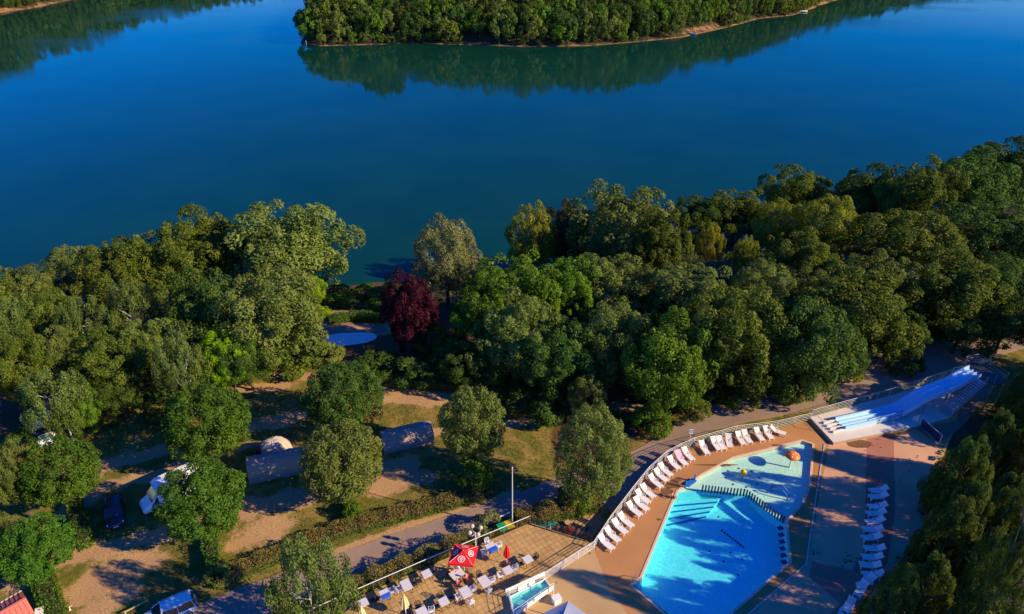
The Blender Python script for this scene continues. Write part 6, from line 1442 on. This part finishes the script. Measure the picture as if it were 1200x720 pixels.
q = P(359, 53, LAKE_Z); t = thing('marker_post', 'white marker post at the tip of the peninsula', 'post', q); MB().tube((0, 0, -1), (0, 0, 1.6), 0.16, n=8).build('pole', M['white'], t); MB().lathe([(0.2, 1.6), (0.22, 1.75), (0.02, 1.9)], 8).build('cap', M['white'], t)
q = PG(395, 370, 0.6); t = thing('litter_bin', 'small turquoise bin on the clearing path by the lake', 'litter bin', q); MB().lathe([(0.25, 0), (0.30, 0.8), (0.31, 0.85)], 10).build('body', M['cyan'], t); MB().lathe([(0.33, 0.85), (0.1, 1.0)], 10).build('lid', M['cyan'], t)

# ------------------------------------------------------------------ people
def skin_obj(name, nodes, edges, mats, parent, root=0, sub=2):
    """nodes: (x,y,z,r)"""
    me = bpy.data.meshes.new(name); me.from_pydata([n[:3] for n in nodes], edges, []); o = link(name, me, parent); me.materials.append(mats)
    md = o.modifiers.new('skin', 'SKIN'); md.use_smooth_shade = True; md.branch_smoothing = 0.3
    if not me.skin_vertices: me.attributes  # layer is made by the modifier below
    bm = bmesh.new(); bm.from_mesh(me); lay = bm.verts.layers.skin.verify(); bm.verts.ensure_lookup_table()
    for i, n in enumerate(nodes): bm.verts[i][lay].radius = (n[3], n[3] * (n[4] if len(n) > 4 else 1)); bm.verts[i][lay].use_root = (i == root)
    bm.to_mesh(me); bm.free(); s = o.modifiers.new('sub', 'SUBSURF'); s.levels = sub; s.render_levels = sub; return o
def person(label, loc, rz, top, bottom, hair, pose='sit', long_hair=False, S=1.0):
    t = thing('person', label, 'person', loc, rz); t.scale = (S, S, S)                        # faces +X
    hz = 0.52 if pose == 'sit' else 0.10
    N = [(0, 0, hz, 0.12, 1.2)]; E = []
    def add(p, r, to, k=1.0): N.append((*p, r, k)); E.append((to, len(N) - 1)); return len(N) - 1
    lean = 0.06 if pose == 'sit' else -0.10
    sp = add((lean * 0.3, 0, hz + 0.20), 0.105, 0, 1.2); ch = add((lean, 0, hz + 0.40), 0.115, sp, 1.3); nk = add((lean + 0.02, 0, hz + 0.54), 0.052, ch); h1 = add((lean + 0.04, 0, hz + 0.64), 0.082, nk); h2 = add((lean + 0.045, 0, hz + 0.76), 0.078, h1)
    add((lean + 0.145, 0, hz + 0.665), 0.014, h1)                                              # nose
    for s in (-1, 1): add((lean + 0.03, s * 0.092, hz + 0.67), 0.016, h1)                       # ears
    hands = []
    for s in (-1, 1):
        sh = add((lean, s * 0.18, hz + 0.46), 0.058, ch)
        if pose == 'sit': el = (lean + 0.12, s * 0.24, hz + 0.20); wr = (lean + 0.36, s * 0.14, hz + 0.24)
        else: el = (lean - 0.14, s * 0.27, hz + 0.20); wr = (lean - 0.26, s * 0.30, hz - 0.05 + 0.02)
        e_ = add(el, 0.042, sh); w_ = add(wr, 0.027, e_); dx = 1 if pose == 'sit' else -0.5; pl = add((wr[0] + 0.07 * dx, wr[1], wr[2] - 0.005), 0.030, w_)
        for f, (oy, ln) in enumerate(((-0.03, 0.075), (-0.01, 0.09), (0.01, 0.085), (0.03, 0.065))):
            k1 = add((wr[0] + (0.115) * dx, wr[1] + oy, wr[2] - 0.008), 0.0095, pl); add((wr[0] + (0.115 + ln * 0.6) * dx, wr[1] + oy * 1.2, wr[2] - 0.03), 0.0075, k1)
        add((wr[0] + 0.07 * dx, wr[1] - s * 0.055, wr[2] - 0.012), 0.010, pl)
        hp = add((0, s * 0.095, hz - 0.01), 0.085, 0)
        if pose == 'sit': kn = (0.42, s * 0.12, hz - 0.02); an = (0.40, s * 0.12, 0.08); to = (0.55, s * 0.13, 0.04)
        else: kn = (0.42, s * 0.13, hz + 0.02); an = (0.52, s * 0.12, hz - 0.42); to = (0.64, s * 0.13, hz - 0.47)
        k_ = add(kn, 0.058, hp); a_ = add(an, 0.036, k_); add(to, 0.030, a_)
    skin_obj('body', N, E, M['skin'], t)
    if top:
        tn = [(0, 0, hz + 0.06, 0.135, 1.25), (lean * 0.3, 0, hz + 0.20, 0.125, 1.25), (lean, 0, hz + 0.40, 0.135, 1.3), (lean + 0.015, 0, hz + 0.48, 0.075)]; te = [(0, 1), (1, 2), (2, 3)]
        for s in (-1, 1):
            tn.append((lean, s * 0.185, hz + 0.46, 0.074)); te.append((2, len(tn) - 1)); tn.append((lean + (0.06 if pose == 'sit' else -0.07), s * 0.215, hz + 0.33, 0.060)); te.append((len(tn) - 2, len(tn) - 1))
        skin_obj('shirt', tn, te, M[top], t)
    bn = [(0, 0, hz, 0.137, 1.25)]; be = []
    for s in (-1, 1): bn.append((0.03, s * 0.10, hz - 0.01, 0.100)); be.append((0, len(bn) - 1)); bn.append((0.24, s * 0.11, hz - 0.01, 0.084)); be.append((len(bn) - 2, len(bn) - 1))
    skin_obj('shorts', bn, be, M[bottom], t)
    hc = (lean + 0.02, 0, hz + 0.735); MB().ball(hc, 0.108, 12, 8, sc=(1.0, 0.95, 0.92)).build('hair', M[hair], t, smooth=True)
    if long_hair: MB().ball((lean - 0.055, 0, hz + 0.60), 0.085, 10, 7, sc=(0.7, 1.1, 1.6)).build('hair', M[hair], t, smooth=True)
    for s in (-1, 1): MB().ball((lean + 0.118, s * 0.034, hz + 0.705), 0.012, 8, 6).build('eye', M['dark'], t)
    MB().box((lean + 0.124, 0, hz + 0.622), (0.008, 0.045, 0.010)).build('mouth', M['redcloth'], t)
    return t
tc = P(535.5, 672.5, 0.0)
PEOPLE = [(525.5, 668, 'orangecloth', 'navy', 'blond', True, 'blond person in an orange top seated left of the table under the red parasol', 1.0), (536, 664.5, 'whiteplastic', 'pink', 'hair', False, 'person in a white shirt seated in the shade of the red parasol', 1.0),
          (535.5, 682.5, 'pink', 'pink', 'blond', True, 'blond child in a bright pink top seated on the near side of the parasol table', 0.85), (547, 678, 'redcloth', 'navy', 'blond', False, 'person in a red shirt seated right of the table under the red parasol', 0.95)]
for px, py, top, bot, hr_, lh, lab, S in PEOPLE:
    q = P(px, py, 0.75); rz = math.atan2(tc.y - q.y, tc.x - q.x); person(lab, (q.x, q.y, 0.008), rz, top, bot, hr_, 'sit', lh, S)
    chair((q.x - 0.02 * math.cos(rz), q.y - 0.02 * math.sin(rz), 0.008), rz - math.pi / 2, 'dark', 'dark metal chair occupied by the ' + lab.split(' seated')[0])
q = P(789, 583.5, 0.0); person('person in dark swimwear sitting on the pool edge with legs in the water', (q.x - 0.1, q.y, 0.05), -0.25, None, 'darkcloth', 'hair', 'edge')
